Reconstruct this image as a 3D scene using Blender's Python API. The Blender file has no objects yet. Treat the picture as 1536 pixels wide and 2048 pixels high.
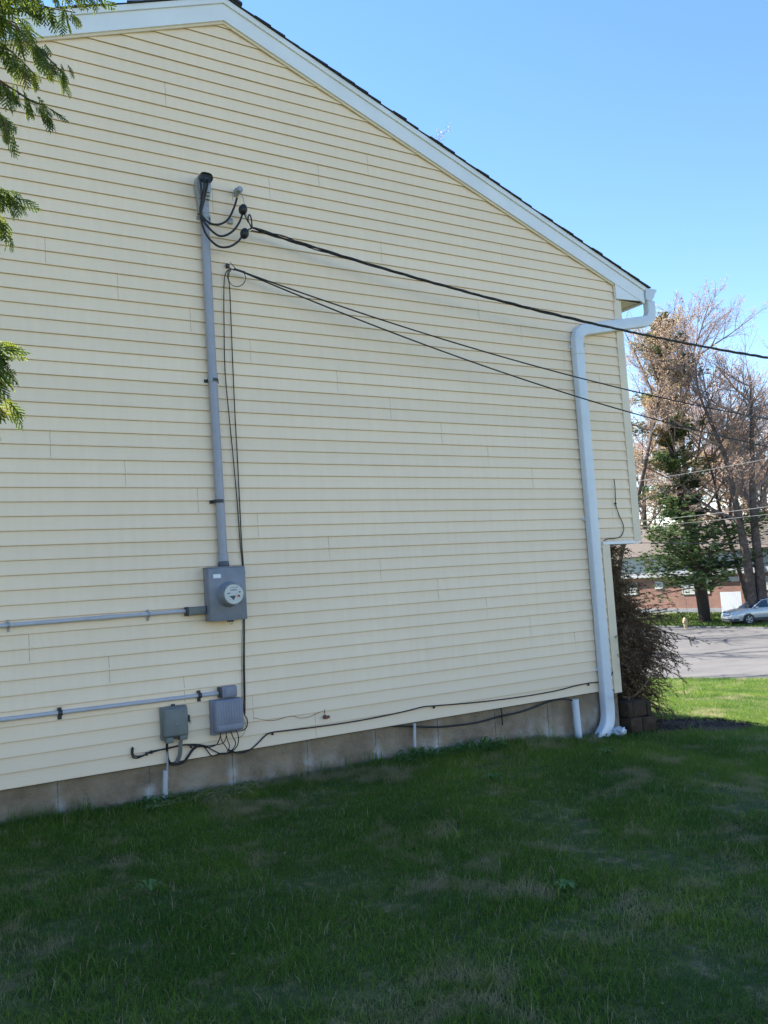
import bpy, bmesh, math, random
import numpy as np
from mathutils import Vector, Matrix, noise

S = bpy.context.scene
col = S.collection
R = math.radians

# ------------------------------------------------------------------ camera
FPX = 1715.0                                   # focal length in photo pixels (photo is 1536 x 2048)
YAW, PIT, ROL = R(31.19), R(4.68), R(-3.62)
CAM = np.array([0.0, -6.37, 1.215])
CX, CY = 768.0, 1024.0
_R = np.array([math.cos(YAW), -math.sin(YAW), 0])
_F = np.array([math.cos(PIT)*math.sin(YAW), math.cos(PIT)*math.cos(YAW), math.sin(PIT)])
_U = np.array([-math.sin(PIT)*math.sin(YAW), -math.sin(PIT)*math.cos(YAW), math.cos(PIT)])
_cr = math.cos(ROL)*_R + math.sin(ROL)*_U
_cu = -math.sin(ROL)*_R + math.cos(ROL)*_U
cd = bpy.data.cameras.new('camera'); cam = bpy.data.objects.new('camera', cd); col.objects.link(cam)
cd.sensor_fit = 'VERTICAL'; cd.sensor_height = 24.0; cd.lens = FPX/2048*24.0
cd.clip_start = 0.05; cd.clip_end = 4000
m = Matrix.Identity(4)
for i in range(3):
    m[i][0], m[i][1], m[i][2], m[i][3] = _cr[i], _cu[i], -_F[i], CAM[i]
cam.matrix_world = m
S.camera = cam

# ------------------------------------------------------------------ sky, sun, exposure
SUN = Vector((-0.32, 0.80, 1.0)).normalized()
EL = math.asin(SUN.z); AZ = math.atan2(SUN.x, SUN.y)
w = bpy.data.worlds.new('World'); S.world = w; w.use_nodes = True
nt = w.node_tree; nt.nodes.clear()
sky = nt.nodes.new('ShaderNodeTexSky'); sky.sky_type = 'NISHITA'; sky.sun_disc = False
sky.sun_elevation = EL; sky.sun_rotation = AZ
sky.air_density = 0.85; sky.dust_density = 0.0; sky.ozone_density = 0.6
bg = nt.nodes.new('ShaderNodeBackground'); bg.inputs['Strength'].default_value = 0.095
out = nt.nodes.new('ShaderNodeOutputWorld')
tint = nt.nodes.new('ShaderNodeVectorMath'); tint.operation = 'MULTIPLY'; tint.inputs[1].default_value = (1.13, 1.0, .95)
sat = nt.nodes.new('ShaderNodeHueSaturation'); sat.inputs['Saturation'].default_value = 1.22
nt.links.new(sky.outputs[0], sat.inputs['Color']); nt.links.new(sat.outputs[0], tint.inputs[0]); nt.links.new(tint.outputs[0], bg.inputs[0]); nt.links.new(bg.outputs[0], out.inputs[0])
ld = bpy.data.lights.new('sun', 'SUN'); ld.energy = 5.0; ld.angle = R(0.53); ld.color = (1, .95, .87)
sun = bpy.data.objects.new('sun', ld); col.objects.link(sun)
sun.rotation_euler = SUN.to_track_quat('Z', 'Y').to_euler(); sun.location = (-6, 15, 25)
S.view_settings.view_transform = 'Standard'; S.view_settings.look = 'None'
S.view_settings.exposure = 1.88; S.view_settings.gamma = 1.0
S.render.engine = 'CYCLES'
S.cycles.max_bounces = 8; S.cycles.transparent_max_bounces = 12

# ------------------------------------------------------------------ helpers
def ray(px, py):
    a = (px-CX)/FPX; b = -(py-CY)/FPX
    return a*_cr + b*_cu + _F
def W(px, py, off=0.0):                        # point on the gable wall (off = metres in front of it)
    d = ray(px, py); return Vector(CAM + d*((-CAM[1]-off)/d[1]))
def AT(px, py, dist):                          # point at a horizontal distance
    d = ray(px, py); return Vector(CAM + d*dist/math.hypot(d[0], d[1]))
def ATX(px, py, X):                            # point on a plane of constant X
    d = ray(px, py); return Vector(CAM + d*(X-CAM[0])/d[0])

ORG = {}
def tag(o, label=None, cat=None, group=None, kind=None):
    if label: o['label'] = label
    if cat: o['category'] = cat
    if group: o['group'] = group
    if kind: o['kind'] = kind
    return o
def thing(name, label, cat, loc=(0, 0, 0), group=None):
    o = bpy.data.objects.new(name, None); col.objects.link(o); o.location = loc
    o.empty_display_size = .2
    ORG[o.name] = Vector(loc); return tag(o, label, cat, group)

class MB:
    def __init__(s): s.v = []; s.f = []
    def add(s, vs, fs):
        n = len(s.v); s.v.extend([tuple(v) for v in vs]); s.f.extend([tuple(i+n for i in f) for f in fs])
    def quad(s, a, b, c, d): s.add([a, b, c, d], [(0, 1, 2, 3)])
    def tri(s, a, b, c): s.add([a, b, c], [(0, 1, 2)])
    def box(s, lo, hi):
        x0, y0, z0 = lo; x1, y1, z1 = hi
        s.add([(x0,y0,z0),(x1,y0,z0),(x1,y1,z0),(x0,y1,z0),(x0,y0,z1),(x1,y0,z1),(x1,y1,z1),(x0,y1,z1)],
              [(0,3,2,1),(4,5,6,7),(0,1,5,4),(1,2,6,5),(2,3,7,6),(3,0,4,7)])
    def rbox(s, c, size, rad=.005, rot=None, seg=2, taper=None):
        bm = bmesh.new(); bmesh.ops.create_cube(bm, size=1)
        for v in bm.verts:
            v.co = Vector((v.co.x*size[0], v.co.y*size[1], v.co.z*size[2]))
            if taper and v.co.y < 0: v.co.x *= taper; v.co.z *= taper
        if rad > 0: bmesh.ops.bevel(bm, geom=bm.edges[:], offset=rad, segments=seg, profile=.5, affect='EDGES')
        M = Matrix.Translation(Vector(c))
        if rot is not None: M = M @ rot.to_4x4()
        bm.transform(M); s.bm(bm)
    def bm(s, bm):
        bm.verts.index_update()
        s.add([v.co[:] for v in bm.verts], [[v.index for v in f.verts] for f in bm.faces]); bm.free()
    def prism(s, poly, y0, y1):                # polygon in (x, z), extruded along y
        n = len(poly)
        vs = [(x, y0, z) for x, z in poly]+[(x, y1, z) for x, z in poly]
        s.add(vs, [tuple(range(n)), tuple(range(2*n-1, n-1, -1))]+[(i, i+n, (i+1) % n+n, (i+1) % n) for i in range(n)])
    def prism_dir(s, poly3, vec):              # planar 3d polygon pushed along a vector
        n = len(poly3); vec = Vector(vec)
        vs = [Vector(p) for p in poly3]; vs += [p+vec for p in vs]
        s.add(vs, [tuple(range(n)), tuple(range(2*n-1, n-1, -1))]+[(i, i+n, (i+1) % n+n, (i+1) % n) for i in range(n)])
    def sweep(s, pts, sec, up=Vector((0, 1, 0)), cap=True):   # section (u, v) along a path; v follows 'up'
        pts = [Vector(p) for p in pts]; n = len(sec); vs = []
        for i, p in enumerate(pts):
            if i == 0: t = pts[1]-p
            elif i == len(pts)-1: t = p-pts[i-1]
            else: t = (pts[i+1]-p).normalized()+(p-pts[i-1]).normalized()
            t.normalize(); u = up.cross(t).normalized(); v = t.cross(u).normalized()
            sc = 1
            for a, b in sec: vs.append(p+u*a*sc+v*b*sc)
        fs = [(i*n+j, i*n+(j+1) % n, (i+1)*n+(j+1) % n, (i+1)*n+j) for i in range(len(pts)-1) for j in range(n)]
        if cap: fs += [tuple(range(n-1, -1, -1)), tuple(range((len(pts)-1)*n, len(pts)*n))]
        s.add(vs, fs)
    def tube(s, pts, r, n=8, cap=True):
        pts = [Vector(p) for p in pts]; k = len(pts)
        if k < 2: return
        rr = r if hasattr(r, '__len__') else [r]*k
        t = (pts[1]-pts[0]).normalized()
        u = t.orthogonal().normalized(); vs = []
        for i, p in enumerate(pts):
            if 0 < i < k-1: t = (pts[i+1]-pts[i-1]).normalized()
            elif i == k-1: t = (p-pts[i-1]).normalized()
            u = (u-t*u.dot(t));
            if u.length < 1e-6: u = t.orthogonal()
            u.normalize(); v = t.cross(u)
            for j in range(n):
                a = 2*math.pi*j/n; vs.append(p+(u*math.cos(a)+v*math.sin(a))*rr[i])
        fs = [(i*n+j, i*n+(j+1) % n, (i+1)*n+(j+1) % n, (i+1)*n+j) for i in range(k-1) for j in range(n)]
        if cap: fs += [tuple(range(n-1, -1, -1)), tuple(range((k-1)*n, k*n))]
        s.add(vs, fs)
    def lathe(s, prof, c, axis=Vector((0, 0, 1)), n=24, cap=True):       # prof: (radius, height)
        axis = Vector(axis).normalized(); u = axis.orthogonal().normalized(); v = axis.cross(u); c = Vector(c); vs = []
        for r, h in prof:
            for j in range(n):
                a = 2*math.pi*j/n; vs.append(c+axis*h+(u*math.cos(a)+v*math.sin(a))*r)
        k = len(prof)
        fs = [(i*n+j, i*n+(j+1) % n, (i+1)*n+(j+1) % n, (i+1)*n+j) for i in range(k-1) for j in range(n)]
        if cap: fs += [tuple(range(n-1, -1, -1)), tuple(range((k-1)*n, k*n))]
        s.add(vs, fs)
    def build(s, name, mat, parent=None, smooth=None, flip=False):
        root = parent
        while root is not None and root.parent is not None: root = root.parent
        o0 = ORG.get(root.name, Vector()) if root is not None else Vector()
        me = bpy.data.meshes.new(name)
        vv = [(v[0]-o0.x, v[1]-o0.y, v[2]-o0.z) for v in s.v] if root is not None else s.v
        me.from_pydata(vv, [], s.f)
        me.materials.append(mat)
        if smooth is not None:
            me.shade_smooth()
            if smooth < 180: me.set_sharp_from_angle(angle=R(smooth))
        me.update()
        bm = None
        o = bpy.data.objects.new(name, me); col.objects.link(o)
        if parent is not None: o.parent = parent
        else: ORG[o.name] = Vector()
        return o
def smoothpath(P, n=8):
    P = [Vector(p) for p in P]; out = []
    for i in range(len(P)-1):
        p0 = P[max(i-1, 0)]; p1 = P[i]; p2 = P[i+1]; p3 = P[min(i+2, len(P)-1)]
        for k in range(n):
            t = k/n
            out.append(.5*((2*p1)+(p2-p0)*t+(2*p0-5*p1+4*p2-p3)*t*t+(3*p1-p0-3*p2+p3)*t**3))
    out.append(P[-1]); return out

# ------------------------------------------------------------------ materials
def mat(name, base, rough=.6, metal=0, spec=.5, noise_scale=None, noise_amt=.15, bump=0, bump_scale=None, coat=0, trans=0, detail=6, sub=None, stretch=None):
    m = bpy.data.materials.new(name); m.use_nodes = True
    nt = m.node_tree; b = nt.nodes['Principled BSDF']
    b.inputs['Base Color'].default_value = (*base, 1); b.inputs['Roughness'].default_value = rough
    b.inputs['Metallic'].default_value = metal; b.inputs['Specular IOR Level'].default_value = spec
    b.inputs['Coat Weight'].default_value = coat
    if noise_scale or bump:
        tc = nt.nodes.new('ShaderNodeTexCoord'); mp = nt.nodes.new('ShaderNodeMapping')
        nt.links.new(tc.outputs['Object'], mp.inputs[0])
        if stretch: mp.inputs['Scale'].default_value = stretch
    if noise_scale:
        n = nt.nodes.new('ShaderNodeTexNoise'); n.inputs['Scale'].default_value = noise_scale; n.inputs['Detail'].default_value = detail
        n.inputs['Roughness'].default_value = .65
        nt.links.new(mp.outputs[0], n.inputs[0])
        r = nt.nodes.new('ShaderNodeMapRange'); r.inputs[1].default_value = .3; r.inputs[2].default_value = .7
        r.inputs[3].default_value = 1-noise_amt; r.inputs[4].default_value = 1+noise_amt
        nt.links.new(n.outputs[0], r.inputs[0])
        mx = nt.nodes.new('ShaderNodeVectorMath'); mx.operation = 'SCALE'; mx.inputs[0].default_value = base
        nt.links.new(r.outputs[0], mx.inputs['Scale']); nt.links.new(mx.outputs[0], b.inputs['Base Color'])
    if bump:
        n2 = nt.nodes.new('ShaderNodeTexNoise'); n2.inputs['Scale'].default_value = bump_scale or 40; n2.inputs['Detail'].default_value = 5
        nt.links.new(mp.outputs[0], n2.inputs[0])
        bp = nt.nodes.new('ShaderNodeBump'); bp.inputs['Strength'].default_value = bump; bp.inputs['Distance'].default_value = .01
        nt.links.new(n2.outputs[0], bp.inputs['Height']); nt.links.new(bp.outputs[0], b.inputs['Normal'])
    return m
def ramp_mat(name, stops, scale, rough=.7, detail=4, trans=0.0, coord='Object', bump=0, nrough=.6, spec=.3, distort=0):
    m = bpy.data.materials.new(name); m.use_nodes = True
    nt = m.node_tree; b = nt.nodes['Principled BSDF']; b.inputs['Roughness'].default_value = rough
    b.inputs['Specular IOR Level'].default_value = spec
    if coord == 'World':
        tc = nt.nodes.new('ShaderNodeNewGeometry'); src = tc.outputs['Position']
    else:
        tc = nt.nodes.new('ShaderNodeTexCoord'); src = tc.outputs[coord]
    n = nt.nodes.new('ShaderNodeTexNoise'); n.inputs['Scale'].default_value = scale; n.inputs['Detail'].default_value = detail
    n.inputs['Roughness'].default_value = nrough; n.inputs['Distortion'].default_value = distort
    nt.links.new(src, n.inputs[0])
    cr = nt.nodes.new('ShaderNodeValToRGB'); cr.color_ramp.elements.remove(cr.color_ramp.elements[0])
    cr.color_ramp.elements[0].position = stops[0][0]; cr.color_ramp.elements[0].color = (*stops[0][1], 1)
    for p, c in stops[1:]:
        e = cr.color_ramp.elements.new(p); e.color = (*c, 1)
    nt.links.new(n.outputs[0], cr.inputs[0]); nt.links.new(cr.outputs[0], b.inputs['Base Color'])
    if trans:
        t = nt.nodes.new('ShaderNodeBsdfTranslucent'); mx = nt.nodes.new('ShaderNodeMixShader'); mx.inputs[0].default_value = trans
        hs = nt.nodes.new('ShaderNodeHueSaturation'); hs.inputs['Value'].default_value = 1.5; hs.inputs['Saturation'].default_value = 1.1
        nt.links.new(cr.outputs[0], hs.inputs['Color']); nt.links.new(hs.outputs[0], t.inputs[0])
        nt.links.new(b.outputs[0], mx.inputs[1]); nt.links.new(t.outputs[0], mx.inputs[2])
        nt.links.new(mx.outputs[0], nt.nodes['Material Output'].inputs[0])
    if bump:
        bp = nt.nodes.new('ShaderNodeBump'); bp.inputs['Strength'].default_value = bump; bp.inputs['Distance'].default_value = .02
        nt.links.new(n.outputs[0], bp.inputs['Height']); nt.links.new(bp.outputs[0], b.inputs['Normal'])
    return m

CRS = .1016                                    # height of one siding course
def siding_material():
    m = bpy.data.materials.new('cream_vinyl'); m.use_nodes = True
    nt = m.node_tree; L = nt.links; b = nt.nodes['Principled BSDF']
    b.inputs['Roughness'].default_value = .48; b.inputs['Specular IOR Level'].default_value = .35
    geo = nt.nodes.new('ShaderNodeNewGeometry'); sep = nt.nodes.new('ShaderNodeSeparateXYZ'); L.new(geo.outputs['Position'], sep.inputs[0])
    # large soft weathering, streaky dirt, slight batch differences from panel to panel
    n1 = nt.nodes.new('ShaderNodeTexNoise'); n1.inputs['Scale'].default_value = .9; n1.inputs['Detail'].default_value = 4; L.new(geo.outputs['Position'], n1.inputs[0])
    mp = nt.nodes.new('ShaderNodeMapping'); mp.inputs['Scale'].default_value = (14, 14, 1.6); L.new(geo.outputs['Position'], mp.inputs[0])
    n2 = nt.nodes.new('ShaderNodeTexNoise'); n2.inputs['Scale'].default_value = 1.5; n2.inputs['Detail'].default_value = 6; L.new(mp.outputs[0], n2.inputs[0])
    def M(op, a, b2=None, c=None):
        x = nt.nodes.new('ShaderNodeMath'); x.operation = op
        for i, q in enumerate((a, b2, c)):
            if q is None: continue
            if isinstance(q, (int, float)): x.inputs[i].default_value = q
            else: L.new(q, x.inputs[i])
        return x.outputs[0]
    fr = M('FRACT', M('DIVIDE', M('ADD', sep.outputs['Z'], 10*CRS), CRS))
    line = nt.nodes.new('ShaderNodeMapRange'); line.interpolation_type = 'SMOOTHSTEP'  # shade under each lap edge, painted as a dark band atop the course
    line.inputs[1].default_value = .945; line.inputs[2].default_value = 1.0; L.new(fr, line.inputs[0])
    pan = nt.nodes.new('ShaderNodeTexWhiteNoise'); pan.noise_dimensions = '1D'
    L.new(M('FLOOR', M('DIVIDE', M('ADD', sep.outputs['Z'], 10*CRS), 2*CRS)), pan.inputs['W'])
    v = M('ADD', M('MULTIPLY', M('SUBTRACT', n1.outputs[0], .5), .10), M('MULTIPLY', M('SUBTRACT', n2.outputs[0], .5), .12))
    v = M('ADD', v, M('MULTIPLY', M('SUBTRACT', pan.outputs[0], .5), .05))
    low = nt.nodes.new('ShaderNodeMapRange'); low.inputs[1].default_value = .5; low.inputs[2].default_value = -.02; L.new(sep.outputs['Z'], low.inputs[0])
    v = M('SUBTRACT', v, M('MULTIPLY', M('MULTIPLY', low.outputs[0], n2.outputs[0]), .18))
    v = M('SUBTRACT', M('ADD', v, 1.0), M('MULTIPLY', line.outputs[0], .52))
    sc = nt.nodes.new('ShaderNodeVectorMath'); sc.operation = 'SCALE'; sc.inputs[0].default_value = (.868, .69, .507)
    L.new(v, sc.inputs['Scale']); L.new(sc.outputs[0], b.inputs['Base Color'])
    mp2 = nt.nodes.new('ShaderNodeMapping'); mp2.inputs['Scale'].default_value = (3, 3, 60); L.new(geo.outputs['Position'], mp2.inputs[0])
    n3 = nt.nodes.new('ShaderNodeTexNoise'); n3.inputs['Scale'].default_value = 2; n3.inputs['Detail'].default_value = 5; L.new(mp2.outputs[0], n3.inputs[0])
    n4 = nt.nodes.new('ShaderNodeTexNoise'); n4.inputs['Scale'].default_value = 1.4; n4.inputs['Detail'].default_value = 2; L.new(geo.outputs['Position'], n4.inputs[0])
    bp = nt.nodes.new('ShaderNodeBump'); bp.inputs['Strength'].default_value = .25; bp.inputs['Distance'].default_value = .004
    bp2 = nt.nodes.new('ShaderNodeBump'); bp2.inputs['Strength'].default_value = .9; bp2.inputs['Distance'].default_value = .04
    L.new(n4.outputs[0], bp2.inputs['Height']); L.new(n3.outputs[0], bp.inputs['Height']); L.new(bp2.outputs[0], bp.inputs['Normal']); L.new(bp.outputs[0], b.inputs['Normal'])
    return m
def foundation_material():
    m = bpy.data.materials.new('poured_concrete'); m.use_nodes = True
    nt = m.node_tree; L = nt.links; b = nt.nodes['Principled BSDF']; b.inputs['Roughness'].default_value = .9
    geo = nt.nodes.new('ShaderNodeNewGeometry'); sep = nt.nodes.new('ShaderNodeSeparateXYZ'); L.new(geo.outputs['Position'], sep.inputs[0])
    n1 = nt.nodes.new('ShaderNodeTexNoise'); n1.inputs['Scale'].default_value = 2.6; n1.inputs['Detail'].default_value = 9; n1.inputs['Roughness'].default_value = .68; L.new(geo.outputs['Position'], n1.inputs[0])
    cr = nt.nodes.new('ShaderNodeValToRGB'); e = cr.color_ramp.elements
    e[0].position = .32; e[0].color = (.14, .10, .062, 1); e[1].position = .72; e[1].color = (.31, .235, .155, 1)
    L.new(n1.outputs[0], cr.inputs[0])
    # pale lime bloom: along the form joints and near the soil
    def M(op, a, b2=None):
        x = nt.nodes.new('ShaderNodeMath'); x.operation = op
        for i, q in enumerate((a, b2)):
            if q is None: continue
            if isinstance(q, (int, float)): x.inputs[i].default_value = q
            else: L.new(q, x.inputs[i])
        return x.outputs[0]
    d = M('ABSOLUTE', M('SUBTRACT', M('FRACT', M('DIVIDE', M('SUBTRACT', sep.outputs['X'], 1.10-.635*5.5), .635)), .5))
    jl = nt.nodes.new('ShaderNodeMapRange'); jl.inputs[1].default_value = .10; jl.inputs[2].default_value = .0; L.new(d, jl.inputs[0])
    lo = nt.nodes.new('ShaderNodeMapRange'); lo.inputs[1].default_value = -.08; lo.inputs[2].default_value = -.30; L.new(sep.outputs['Z'], lo.inputs[0])
    n2 = nt.nodes.new('ShaderNodeTexNoise'); n2.inputs['Scale'].default_value = 7; n2.inputs['Detail'].default_value = 8; L.new(geo.outputs['Position'], n2.inputs[0])
    nn = nt.nodes.new('ShaderNodeMapRange'); nn.inputs[1].default_value = .42; nn.inputs[2].default_value = .62; L.new(n2.outputs[0], nn.inputs[0])
    f = M('MULTIPLY', M('MINIMUM', M('ADD', M('MULTIPLY', M('POWER', jl.outputs[0], 1.4), M('ADD', lo.outputs[0], .25)), M('MULTIPLY', lo.outputs[0], .45)), 1.0), M('ADD', M('MULTIPLY', nn.outputs[0], .8), .12))
    mx = nt.nodes.new('ShaderNodeMix'); mx.data_type = 'RGBA'; L.new(f, mx.inputs[0]); L.new(cr.outputs[0], mx.inputs[6]); mx.inputs[7].default_value = (.52, .51, .50, 1)
    L.new(mx.outputs[2], b.inputs['Base Color'])
    n3 = nt.nodes.new('ShaderNodeTexNoise'); n3.inputs['Scale'].default_value = 45; n3.inputs['Detail'].default_value = 6; L.new(geo.outputs['Position'], n3.inputs[0])
    bp = nt.nodes.new('ShaderNodeBump'); bp.inputs['Strength'].default_value = .9; bp.inputs['Distance'].default_value = .012
    L.new(n3.outputs[0], bp.inputs['Height']); L.new(bp.outputs[0], b.inputs['Normal'])
    return m
def brick_material():
    m = bpy.data.materials.new('red_brick'); m.use_nodes = True
    nt = m.node_tree; L = nt.links; b = nt.nodes['Principled BSDF']; b.inputs['Roughness'].default_value = .85
    tc = nt.nodes.new('ShaderNodeTexCoord'); mp = nt.nodes.new('ShaderNodeMapping'); L.new(tc.outputs['Object'], mp.inputs[0])
    mp.inputs['Rotation'].default_value = (R(90), 0, R(90))
    sx = nt.nodes.new('ShaderNodeSeparateXYZ'); cb = nt.nodes.new('ShaderNodeCombineXYZ'); L.new(tc.outputs['Object'], sx.inputs[0])
    ad = nt.nodes.new('ShaderNodeMath'); L.new(sx.outputs['X'], ad.inputs[0]); L.new(sx.outputs['Y'], ad.inputs[1])
    L.new(ad.outputs[0], cb.inputs[0]); L.new(sx.outputs['Z'], cb.inputs[1])
    br = nt.nodes.new('ShaderNodeTexBrick'); L.new(cb.outputs[0], br.inputs['Vector'])
    br.inputs['Scale'].default_value = 1; br.inputs['Brick Width'].default_value = .2; br.inputs['Row Height'].default_value = .068; br.inputs['Mortar Size'].default_value = .008
    br.inputs['Color1'].default_value = (.24, .075, .045, 1); br.inputs['Color2'].default_value = (.14, .045, .03, 1); br.inputs['Mortar'].default_value = (.3, .26, .22, 1)
    n = nt.nodes.new('ShaderNodeTexNoise'); n.inputs['Scale'].default_value = .8; L.new(tc.outputs['Object'], n.inputs[0])
    mr = nt.nodes.new('ShaderNodeMapRange'); mr.inputs[3].default_value = .7; mr.inputs[4].default_value = 1.3; L.new(n.outputs[0], mr.inputs[0])
    v = nt.nodes.new('ShaderNodeVectorMath'); v.operation = 'SCALE'; L.new(br.outputs[0], v.inputs[0]); L.new(mr.outputs[0], v.inputs['Scale']); L.new(v.outputs[0], b.inputs['Base Color'])
    return m

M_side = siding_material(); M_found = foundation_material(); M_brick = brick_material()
M_trim = mat('white_aluminium', (.74, .76, .80), .4, noise_scale=3, noise_amt=.05, bump=.15, bump_scale=3)
M_post = mat('cream_trim', (.72, .61, .47), .45, noise_scale=4, noise_amt=.06)
M_ds = mat('downspout_enamel', (.60, .65, .72), .33, spec=.5, noise_scale=5, noise_amt=.06)
M_shin = ramp_mat('dark_shingle', [(.3, (.022, .026, .040)), (.7, (.06, .068, .09))], 30, .9, coord='World')
M_pvc = mat('grey_pvc', (.31, .315, .365), .42, noise_scale=8, noise_amt=.07)
M_pvc2 = mat('light_grey_pvc', (.44, .44, .48), .42, noise_scale=9, noise_amt=.07)
M_box = mat('grey_enamel', (.185, .20, .24), .42, noise_scale=9, noise_amt=.16, bump=.1, bump_scale=9)
M_boxg = mat('green_grey_plastic', (.155, .17, .165), .55, noise_scale=12, noise_amt=.14)
M_boxb = mat('blue_grey_plastic', (.215, .225, .28), .55, noise_scale=12, noise_amt=.14)
M_dark = mat('dark_fitting', (.03, .032, .04), .5)
M_blk = mat('black_cable', (.012, .012, .016), .42, spec=.4)
M_grn = mat('green_wire', (.02, .09, .05), .5)
M_alu = mat('dull_aluminium', (.33, .34, .35), .5, metal=.4, noise_scale=40, noise_amt=.25)
M_rust = mat('rusty_metal', (.16, .075, .05), .8, noise_scale=60, noise_amt=.4)
M_lab = mat('white_label', (.72, .75, .80), .5)
M_dial = mat('meter_face', (.72, .72, .68), .5, noise_scale=60, noise_amt=.08)
M_dial2 = mat('meter_ink', (.10, .10, .11), .5)
M_red = mat('meter_red', (.45, .06, .05), .5)
M_wire = mat('old_grey_wire', (.12, .12, .12), .6)
M_wirel = mat('weathered_pale_wire', (.26, .26, .25), .5)
M_block = ramp_mat('brown_retaining_block', [(.3, (.035, .024, .016)), (.6, (.065, .042, .028)), (.75, (.10, .068, .045))], 12, .95, detail=8, coord='World', bump=.6)
M_mulch = ramp_mat('bark_mulch', [(.3, (.018, .011, .008)), (.6, (.07, .042, .028)), (.8, (.16, .10, .07))], 45, .95, detail=8, coord='World', bump=1)
M_bark = ramp_mat('grey_brown_bark', [(.3, (.05, .038, .032)), (.7, (.15, .115, .10))], 4, .95, detail=8, bump=.8)
M_barkd = ramp_mat('dark_bark', [(.3, (.02, .014, .012)), (.7, (.075, .055, .045))], 14, .95, detail=8, bump=.8)
M_twig = ramp_mat('pale_twig_bark', [(.3, (.14, .105, .095)), (.7, (.30, .235, .21))], 5, .95)
M_dead = ramp_mat('dead_twigs', [(.3, (.060, .036, .022)), (.55, (.17, .11, .068)), (.72, (.32, .225, .145))], 6, .95, coord='World', detail=6)
M_glass = mat('car_glass', (.02, .035, .06), .06, spec=.8, coat=.5)
M_silver = mat('silver_car_paint', (.55, .56, .58), .32, metal=.25, coat=.8, noise_scale=3, noise_amt=.04)
M_tyre = mat('tyre_rubber', (.015, .015, .016), .8)
M_rim = mat('alloy_rim', (.30, .31, .33), .4, metal=.4)
M_chrome = mat('chrome', (.75, .76, .78), .12, metal=1)
M_lamp = mat('lamp_lens', (.70, .74, .78), .1, coat=1)
M_bump = mat('dark_cladding', (.035, .038, .045), .6)

# ------------------------------------------------------------------ ground, lawn, road
PX = [-1000, -5, .8, 2, 3.5, 5, 6.2, 6.6, 9, 13, 17, 20, 46, 50, 56, 80, 1400]
PZ = [-.2, -.2, -.24, -.27, -.29, -.33, -.45, -.47, -.76, -1.27, -1.78, -2.03, -3.0, -2.92, -2.72, -2.5, -1.0]
def sstep(x, a, b):
    t = min(max((x-a)/(b-a), 0), 1); return t*t*(3-2*t)
def zt(x, y):
    z = float(np.interp(x, PX, PZ))
    z += -.055*(min(max(y, -5), 20)-9)*sstep(x, 9, 20)*(1-sstep(x, 22, 46))
    if x < 12: z -= .012*min(max(-y, 0), 7)
    if x < 19.5:
        k = sstep(abs(y), .05, .8) if x < 6.5 else 1
        z += (.030*noise.noise(Vector((x*.9, y*.9, 3)))+.012*noise.noise(Vector((x*3, y*3, 9))))*(k*.8+.2)*(1-sstep(x, 17, 19.5))
    return z
def axis(parts):
    out = []
    for a, b, s in parts:
        n = max(1, round((b-a)/s)); out += [a+(b-a)*i/n for i in range(n)]
    return out+[parts[-1][1]]
GX = axis([(-1000, -200, 200), (-200, -20, 45), (-20, -2, 3), (-2, 12, .2), (12, 20, .4), (20, 46, 2), (46, 60, 1), (60, 120, 10), (120, 400, 70), (400, 1400, 250)])
GY = axis([(-1000, -200, 200), (-200, -20, 45), (-20, -7, 3), (-7, 4, .2), (4, 14, .5), (14, 44, 2), (44, 120, 10), (120, 400, 70), (400, 1400, 250)])
def sheet(xs, ys, lift=0, fn=zt):
    b = MB(); b.v = [(x, y, fn(x, y)+lift) for y in ys for x in xs]; n = len(xs)
    b.f = [(j*n+i, j*n+i+1, (j+1)*n+i+1, (j+1)*n+i) for j in range(len(ys)-1) for i in range(n-1)]
    return b
M_soil = ramp_mat('lawn_thatch', [(.35, (.03, .055, .014)), (.52, (.06, .08, .025)), (.6, (.15, .125, .065)), (.7, (.24, .195, .12))], 9, .95, detail=10, coord='World', bump=.5, nrough=.7)
tag(sheet(GX, GY).build('ground', M_soil, smooth=180), kind='structure')
M_road = ramp_mat('pale_old_asphalt', [(.30, (.07, .067, .066)), (.42, (.095, .09, .087)), (.55, (.112, .106, .102)), (.7, (.128, .122, .117))], .7, .9, detail=14, coord='World', nrough=.75)
rb2 = MB(); rxs = [20+i for i in range(27)]; yt_ = lambda x: 14.7+(x-20)*.96
for x in rxs:
    for j in range(81):
        y = -180+(yt_(x)+180)*(1-(1-j/80)**2.2); rb2.v.append((x, y, zt(x, y)+.02))
rb2.f = [(i*81+j, (i+1)*81+j, (i+1)*81+j+1, i*81+j+1) for i in range(26) for j in range(80)]
tag(rb2.build('road', M_road, smooth=180), kind='structure')
# thin kerb on the far side of the road
kb = MB()
ky = [y for y in GY if -60 < y < 40]
for a, b in zip(ky[:-1], ky[1:]):
    za, zb = zt(46, a), zt(46, b)
    kb.add([(46, a, za-.1), (46.15, a, za-.1), (46.15, a, za+.10), (46.02, a, za+.10), (46, b, zb-.1), (46.15, b, zb-.1), (46.15, b, zb+.10), (46.02, b, zb+.10)],
           [(0, 3, 7, 4), (3, 2, 6, 7), (2, 1, 5, 6)])
tag(kb.build('kerb', mat('kerb_concrete', (.16, .155, .145), .9, noise_scale=2), smooth=30), kind='structure')
# far driveway the car stands on
dv = MB(); rng = random.Random(5)

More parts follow.
